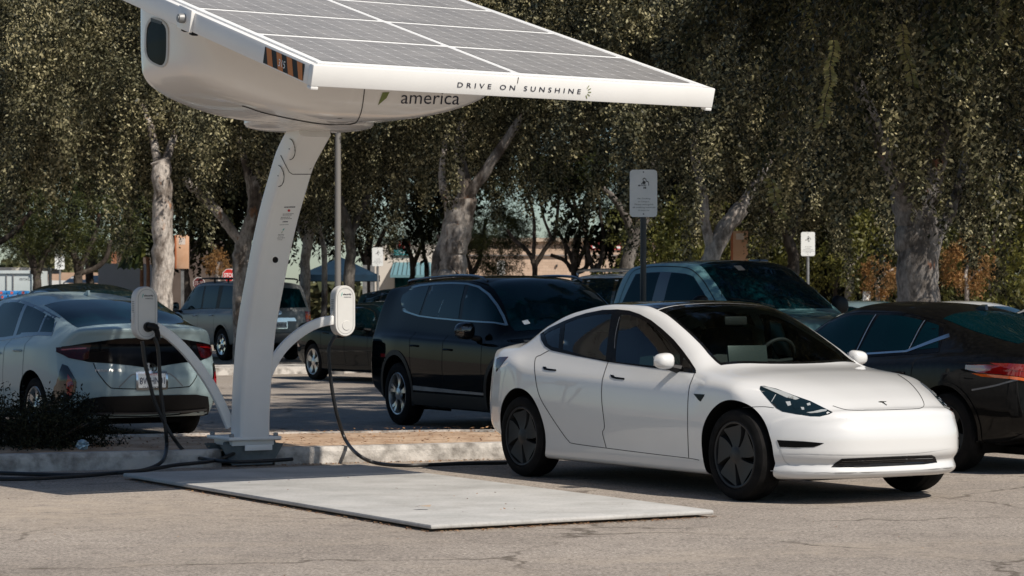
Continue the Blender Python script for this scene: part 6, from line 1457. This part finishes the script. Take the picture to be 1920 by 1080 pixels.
    elm_tree('elm at the left edge whose leaning stem forks over the container', 60, [([(-70, gy(60)), (-60, 520), (-35, 470), (-10, 430)], 14, 10, 0), ([(-30, 470), (20, 440), (60, 395)], 7, 4, 0)], [(20, 7.2, .4, 0, (1.0, .95, .95))], bkd, 10)
    # the near elm stands just outside the right edge; its branches hang into view and shade the pickup
    r = limb_tree('elm_tree', 'near elm at the right edge with larger hanging leaf sprays overhead', 25.6, [([(2190, gy(25.6)), (2188, 700), (2180, 450), (2170, 250), (2150, 100), (2120, -60)], 52, 38, 0), ([(2165, 200), (2060, 40), (1930, -60), (1800, -140)], 26, 10, .1), ([(2120, -60), (1980, -200), (1800, -330)], 26, 10, -.1), ([(2150, 100), (2260, -50), (2400, -160)], 24, 10, .1), ([(2120, -60), (1900, -400), (1600, -640), (1250, -860)], 24, 8, -.9)], bkg, gE, seed=20)
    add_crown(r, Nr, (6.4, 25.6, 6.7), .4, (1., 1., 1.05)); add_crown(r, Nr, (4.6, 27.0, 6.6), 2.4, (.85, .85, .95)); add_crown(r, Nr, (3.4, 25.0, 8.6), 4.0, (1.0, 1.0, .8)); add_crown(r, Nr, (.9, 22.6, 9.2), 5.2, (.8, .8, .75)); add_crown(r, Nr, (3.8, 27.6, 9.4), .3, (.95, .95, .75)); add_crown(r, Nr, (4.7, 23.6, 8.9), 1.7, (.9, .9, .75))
    # long hanging sprays in front of the dark mass
    q = MB(); rs = np.random.default_rng(5)
    for px, y0, y1, bend in ((1505, -30, 70, 22), (1585, -20, 50, 24), (1562, 70, 240, -24), (1445, 330, 412, 30), (1690, 40, 160, 26), (1885, -20, 90, -18)):
        Yd = 24.4 + rs.random() * 1.6; n_ = max(6, int((y1 - y0) / 5.2)); P = [PT(px + bend * (k / n_) ** 1.6 + 2 * math.sin(k * .5), y0 + (y1 - y0) * k / n_, Yd + .02 * k) for k in range(n_ + 1)]; q.tube(P, .004, 4, 1)
        for k in range(1, n_):
            for sd in (-1, 1):
                u = Vector((sd * rs.uniform(.6, 1.), rs.uniform(-.5, .5), rs.uniform(-.75, -.15))).normalized(); w = u.cross(Vector((rs.uniform(-.4, .4), 1, rs.uniform(-.2, .9)))).normalized(); L_ = rs.uniform(.06, .10); p = P[k]; q.add([p, p + u * L_ * .45 + w * L_ * .24, p + u * L_, p + u * L_ * .45 - w * L_ * .24], [(0, 1, 2, 3)])
    struct(q.build('hanging_spray', [leaf_mat('spray_leaf', [(.09, .10, .03), (.18, .17, .06), (.28, .26, .12)], .35, .25), bkd], r, r.location, 0), 'stuff')
    # second row
    gB = 'darker trees in the second row'
    labs = ['tall dark tree far left behind the left elm', 'dark tree behind the pale wall on the left', 'dark tree behind the left peach sign', 'dark tree behind the charging column', 'dark tree behind the blue tent', 'tall dark tree behind the double-stemmed elm', 'tall dark tree behind the bare stems', 'dark tree behind the leaning pale elm', 'dark tree behind the far no smoking sign', 'dark tree behind the stout mottled trunk', 'dark tree at the right edge behind the orange tree', 'dark tree in the rearmost row between left elm and column', 'dark tree in the rearmost row right of the pickup']
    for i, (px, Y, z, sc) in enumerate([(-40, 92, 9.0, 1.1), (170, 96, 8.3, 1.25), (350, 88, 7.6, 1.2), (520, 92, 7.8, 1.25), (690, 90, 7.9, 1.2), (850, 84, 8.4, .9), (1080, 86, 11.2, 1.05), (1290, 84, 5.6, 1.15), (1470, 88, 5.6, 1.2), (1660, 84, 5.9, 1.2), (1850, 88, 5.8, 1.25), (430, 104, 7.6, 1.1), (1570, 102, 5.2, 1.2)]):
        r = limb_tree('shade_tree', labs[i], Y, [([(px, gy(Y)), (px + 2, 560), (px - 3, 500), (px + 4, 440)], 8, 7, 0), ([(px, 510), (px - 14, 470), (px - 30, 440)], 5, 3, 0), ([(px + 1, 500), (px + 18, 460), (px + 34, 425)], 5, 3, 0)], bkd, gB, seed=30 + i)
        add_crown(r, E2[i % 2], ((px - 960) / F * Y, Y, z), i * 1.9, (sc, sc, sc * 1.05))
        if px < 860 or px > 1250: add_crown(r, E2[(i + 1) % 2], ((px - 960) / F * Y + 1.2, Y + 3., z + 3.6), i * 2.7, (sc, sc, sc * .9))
    # bare-stemmed jacarandas
    gJ = 'multi-stemmed dark trees with feathery leaves'
    def jac(label, Y, limbs, crowns, seed):
        r = limb_tree('jacaranda_tree', label, Y, limbs, bkd, gJ, seed=seed)
        for i, (px, y, v, sc) in enumerate(crowns): p = PT(px, y, Y); add_crown(r, Fm[v], (p.x, p.y + .5 * i, p.z), seed + i * 1.7, sc)
    jac('dark forked tree in front of the brick store, left of the three', 86, [([(1002, gy(86)), (1003, 520), (1000, 492), (988, 470), (965, 450), (950, 430)], 6, 3, 0), ([(1002, 500), (1020, 470), (1040, 440), (1046, 390), (1050, 340)], 5, 2.5, 0), ([(1000, 490), (1002, 440), (1000, 400), (985, 350)], 4, 2, 0), ([(1036, 450), (1020, 410), (1010, 360)], 3, 2, 0)], [(985, 325, 0, (.8, .8, .55)), (1045, 312, 1, (.8, .8, .55)), (935, 425, 1, (.55, .55, .5))], 41)
    jac('dark forked tree with one low bent limb, middle of the three', 88, [([(1076, gy(88)), (1076, 525), (1070, 505), (1058, 488), (1032, 478)], 5, 3.5, 0), ([(1076, 512), (1100, 500), (1098, 460), (1096, 430), (1072, 390), (1050, 350)], 5, 2.5, 0), ([(1062, 495), (1060, 450), (1068, 420)], 3, 1.5, 0), ([(1097, 440), (1104, 380), (1102, 330)], 3.5, 2, 0)], [(1072, 312, 0, (.8, .8, .5)), (1062, 440, 1, (.36, .36, .32))], 42)
    jac('dark slender V-shaped tree, right of the three', 84, [([(1113, gy(84)), (1114, 525), (1114, 512), (1104, 480), (1098, 440), (1085, 400), (1062, 350)], 5.5, 2.5, 0), ([(1115, 514), (1128, 485), (1132, 450), (1126, 400), (1120, 345)], 5, 2.5, 0), ([(1130, 460), (1146, 420), (1158, 370)], 3.5, 2, 0)], [(1120, 308, 1, (.8, .8, .5)), (1160, 380, 0, (.4, .4, .36))], 43)
    jac('dark tree with an arching limb over the left no smoking sign', 72, [([(68, gy(72)), (70, 540), (66, 505), (52, 470), (30, 448), (8, 425), (-10, 400)], 9, 5, 0), ([(70, 520), (82, 480), (98, 462), (112, 452)], 6, 4, 0), ([(20, 440), (10, 410), (4, 380)], 4, 3, 0)], [(40, 395, 0, (1., .9, .7)), (70, 440, 1, (.5, .5, .4))], 44)
    jac('dark short-trunked tree with spread limbs beside the white marquees', 74, [([(146, gy(74)), (147, 530), (146, 505), (140, 480), (118, 460), (98, 430), (85, 400)], 9, 4, 0), ([(148, 505), (160, 480), (178, 440), (186, 400)], 7, 3.5, 0), ([(152, 512), (180, 502), (200, 482), (206, 450)], 5, 4, 0), ([(142, 485), (135, 430), (130, 395)], 4, 3, 0)], [(140, 395, 1, (1.1, .9, .75)), (100, 440, 0, (.6, .6, .45)), (190, 430, 0, (.5, .5, .45))], 45)
    jac('dark tree behind the shop awning', 92, [([(772, gy(92)), (772, 540), (774, 505), (770, 478), (758, 450)], 6, 4, 0), ([(774, 500), (786, 470), (800, 440)], 5, 3, 0), ([(803, gy(92)), (800, 510), (794, 470), (790, 430)], 5, 3, 0)], [(775, 425, 0, (1., .9, .6))], 46)
    jac('dark V-stemmed tree left of the brick store', 90, [([(886, gy(90)), (886, 540), (884, 512), (874, 480), (868, 440)], 6, 3, 0), ([(886, 512), (898, 490), (905, 450), (912, 410)], 5, 3, 0)], [(890, 420, 1, (.9, .9, .6)), (920, 470, 0, (.6, .6, .6))], 47)
    # small coloured trees
    gS = 'small yellow-green trees'
    for i, (px, y, Y, me, sc, lab, nm, gg) in enumerate([(1275, 470, 76, Yc, (1., 1., 1.1), 'yellow-green bushy tree left of the leaning elm', 'bushy_tree', gS), (1565, 440, 78, Yc, (1.05, 1., 1.15), 'yellow-green tree right of the far no smoking sign', 'bushy_tree', gS), (1865, 430, 74, Yc, (1.2, 1.1, 1.2), 'yellow-green feathery tree near the right edge', 'bushy_tree', gS), (1352, 505, 90, Yc, (.6, .6, .5), 'low pale green bush beside the right peach sign', 'bushy_tree', gS),
            (1645, 520, 70, Rc, (.40, .40, .42), 'small orange-leaved tree left of the big right-hand trunk', 'autumn_tree', 'small orange-leaved trees'), (1812, 497, 66, Rc, (.50, .50, .55), 'orange-leaved tree with a pale trunk right of the big trunk', 'autumn_tree', 'small orange-leaved trees'), (408, 492, 84, Rc, (.30, .30, .36), 'orange-tinged bush behind the silver SUV roof', 'autumn_tree', 'small orange-leaved trees')]):
        r = limb_tree(nm, lab, Y, [([(px, gy(Y)), (px + 1, 540), (px - 2, y + 20), (px + 2, y)], 5, 3, 0), ([(px, 530), (px + 16, 512), (px + 30, 505)], 3, 2, 0)], bk if me is Rc else bkd, gg, seed=60 + i); p = PT(px, y, Y); add_crown(r, me, p, i * 1.1, sc)
    # white stem tree and pale stems low on the right
    elm_tree('thin pale elm between the pickup and the orange tree', 78, [([(1590, gy(78)), (1592, 540), (1590, 505), (1580, 480)], 9, 7, 0), ([(1592, 515), (1604, 490), (1622, 470)], 5, 3, 0)], [(1590, 7.2, 1., 0, (.8, .8, .8))], bk, 70)
    # palms/cycads low behind the pale wall
    for px, Y, lab in ((265, 92, 'left brown palm stem behind the peeling elm'), (277, 91, 'right brown palm stem behind the peeling elm')):
        r = limb_tree('palm_tree', lab, Y, [([(px, gy(Y)), (px + 1, 520), (px - 1, 470), (px, 425)], 3.6, 3.2, 0)], noise_mat('palm_bark', (.20, .10, .06), (.28, .15, .09), 6, .9), 'two palm stems'); b = MB(); c = PT(px, 425, Y)
        for k in range(16):
            a_ = k * 2.4; u = Vector((math.cos(a_), math.sin(a_), 0)); el = .9 - (k % 4) * .45; pts = [c + u * s * 1.3 + Vector((0, 0, el * s - 1.1 * s * s)) for s in np.linspace(0, 1, 6)]
            for p, q in zip(pts[:-1], pts[1:]):
                w = Vector((-u.y, u.x, -.5)) * .16; w2 = Vector((u.y, -u.x, -.5)) * .16; b.add([p, q, q + w, p + w * .8], [(0, 1, 2, 3)]); b.add([p, q, q + w2, p + w2 * .8], [(0, 1, 2, 3)])
        b.build('crown', fern, r, r.location, 0)
    # shrub at the left corner of the bed
    p = G(70, 838, .15); sh = thing('shrub', 'dark low spreading shrub in the bed at the left edge', 'shrub', p); me = crown_mesh('shrub_foliage', 15, (.85, .50, .22), 70, 14, 26, .034, .013, .1, dim, .24, (.10, .26), 1., .2); add_crown(sh, me, p + Vector((-.16, .15, .14)), 0, (1, 1, 1), 'foliage')
    b = MB()
    for k in range(14): a_ = random.uniform(0, 6.28); q = Vector((math.cos(a_) * .6, math.sin(a_) * .3, .22)); b.tube([p + q * .1 - Vector((0, 0, .03)), p + q], [.012, .004], 5)
    b.build('stem', bkd, sh, p)
    # far belt of trees closing the horizon
    g = np.random.default_rng(77); n = 26000; X = g.uniform(-75, 75, n); hmax = np.where(X < -28, 4.6, 2.2) + .7 * np.sin(X * .42) + .6 * np.sin(X * .91 + 1) + .4 * np.sin(X * 1.9); Z = hmax * g.random(n) ** .75; Yv = 176 + g.uniform(-3, 3, n)
    V = np.zeros((n, 4, 3)); c = np.stack([X, Yv, Z], 1); A = g.normal(size=(n, 3)) * .36; B = g.normal(size=(n, 3)) * .22; V[:, 0] = c - A; V[:, 1] = c + B; V[:, 2] = c + A; V[:, 3] = c - B
    b = MB(); b.v = V.reshape(-1, 3).tolist(); b.f = [(4*i, 4*i+1, 4*i+2, 4*i+3) for i in range(n)]; b.m = [0] * n; struct(b.build('woodland', leaf_mat('far_leaf', [(.05, .06, .025), (.10, .10, .04), (.15, .14, .07)], .7, .2), angle=0), 'stuff')
# ------------------------------------------------------------------ camera, sun, sky
SUN = Vector((.716, -.698, 0)).normalized() * math.cos(math.radians(46)) + Vector((0, 0, math.sin(math.radians(46))))
def setup():
    cam = bpy.data.cameras.new('camera'); o = bpy.data.objects.new('camera', cam); COL.objects.link(o); SC.camera = o
    cam.sensor_width = 36; cam.lens = 36 * F / 1920; cam.shift_y = (HZ - 540) / 1920; cam.clip_end = 2000
    o.location = (0, 0, CAMH); o.rotation_euler = (math.pi / 2, 0, 0)
    cam.dof.use_dof = True; cam.dof.focus_distance = 19.; cam.dof.aperture_fstop = 8.
    w = bpy.data.worlds.new('World'); SC.world = w; w.use_nodes = True; N = w.node_tree.nodes; L = w.node_tree.links
    bg = N['Background']; sk = N.new('ShaderNodeTexSky'); sk.sky_type = 'NISHITA'; sk.sun_disc = False
    sk.sun_elevation = math.radians(46); sk.sun_rotation = math.atan2(SUN.x, SUN.y); sk.air_density = 1.; sk.dust_density = .4; sk.ozone_density = 1.5
    mx = N.new('ShaderNodeMix'); mx.data_type = 'RGBA'; mx.blend_type = 'MULTIPLY'; mx.inputs['Factor'].default_value = 1.
    L.new(sk.outputs[0], mx.inputs[6]); mx.inputs[7].default_value = (.86, .98, 1.05, 1)
    L.new(mx.outputs[2], bg.inputs['Color']); bg.inputs['Strength'].default_value = .070
    l = bpy.data.lights.new('sun', 'SUN'); l.energy = 5.0; l.angle = math.radians(.55); l.color = (1., .92, .81)
    so = bpy.data.objects.new('sun', l); COL.objects.link(so); so.rotation_euler = SUN.to_track_quat('Z', 'Y').to_euler(); so.location = (20, -20, 30)
    SC.view_settings.view_transform = 'Standard'; SC.view_settings.look = 'None'; SC.view_settings.exposure = .03; SC.view_settings.gamma = 1.
setup(); site(); signs(); buildings(); trees()
white_sedan(); silver_hatchback(); black_suv(); black_sedan(); pickup_truck(); silver_suv(); other_cars(); charging_station()
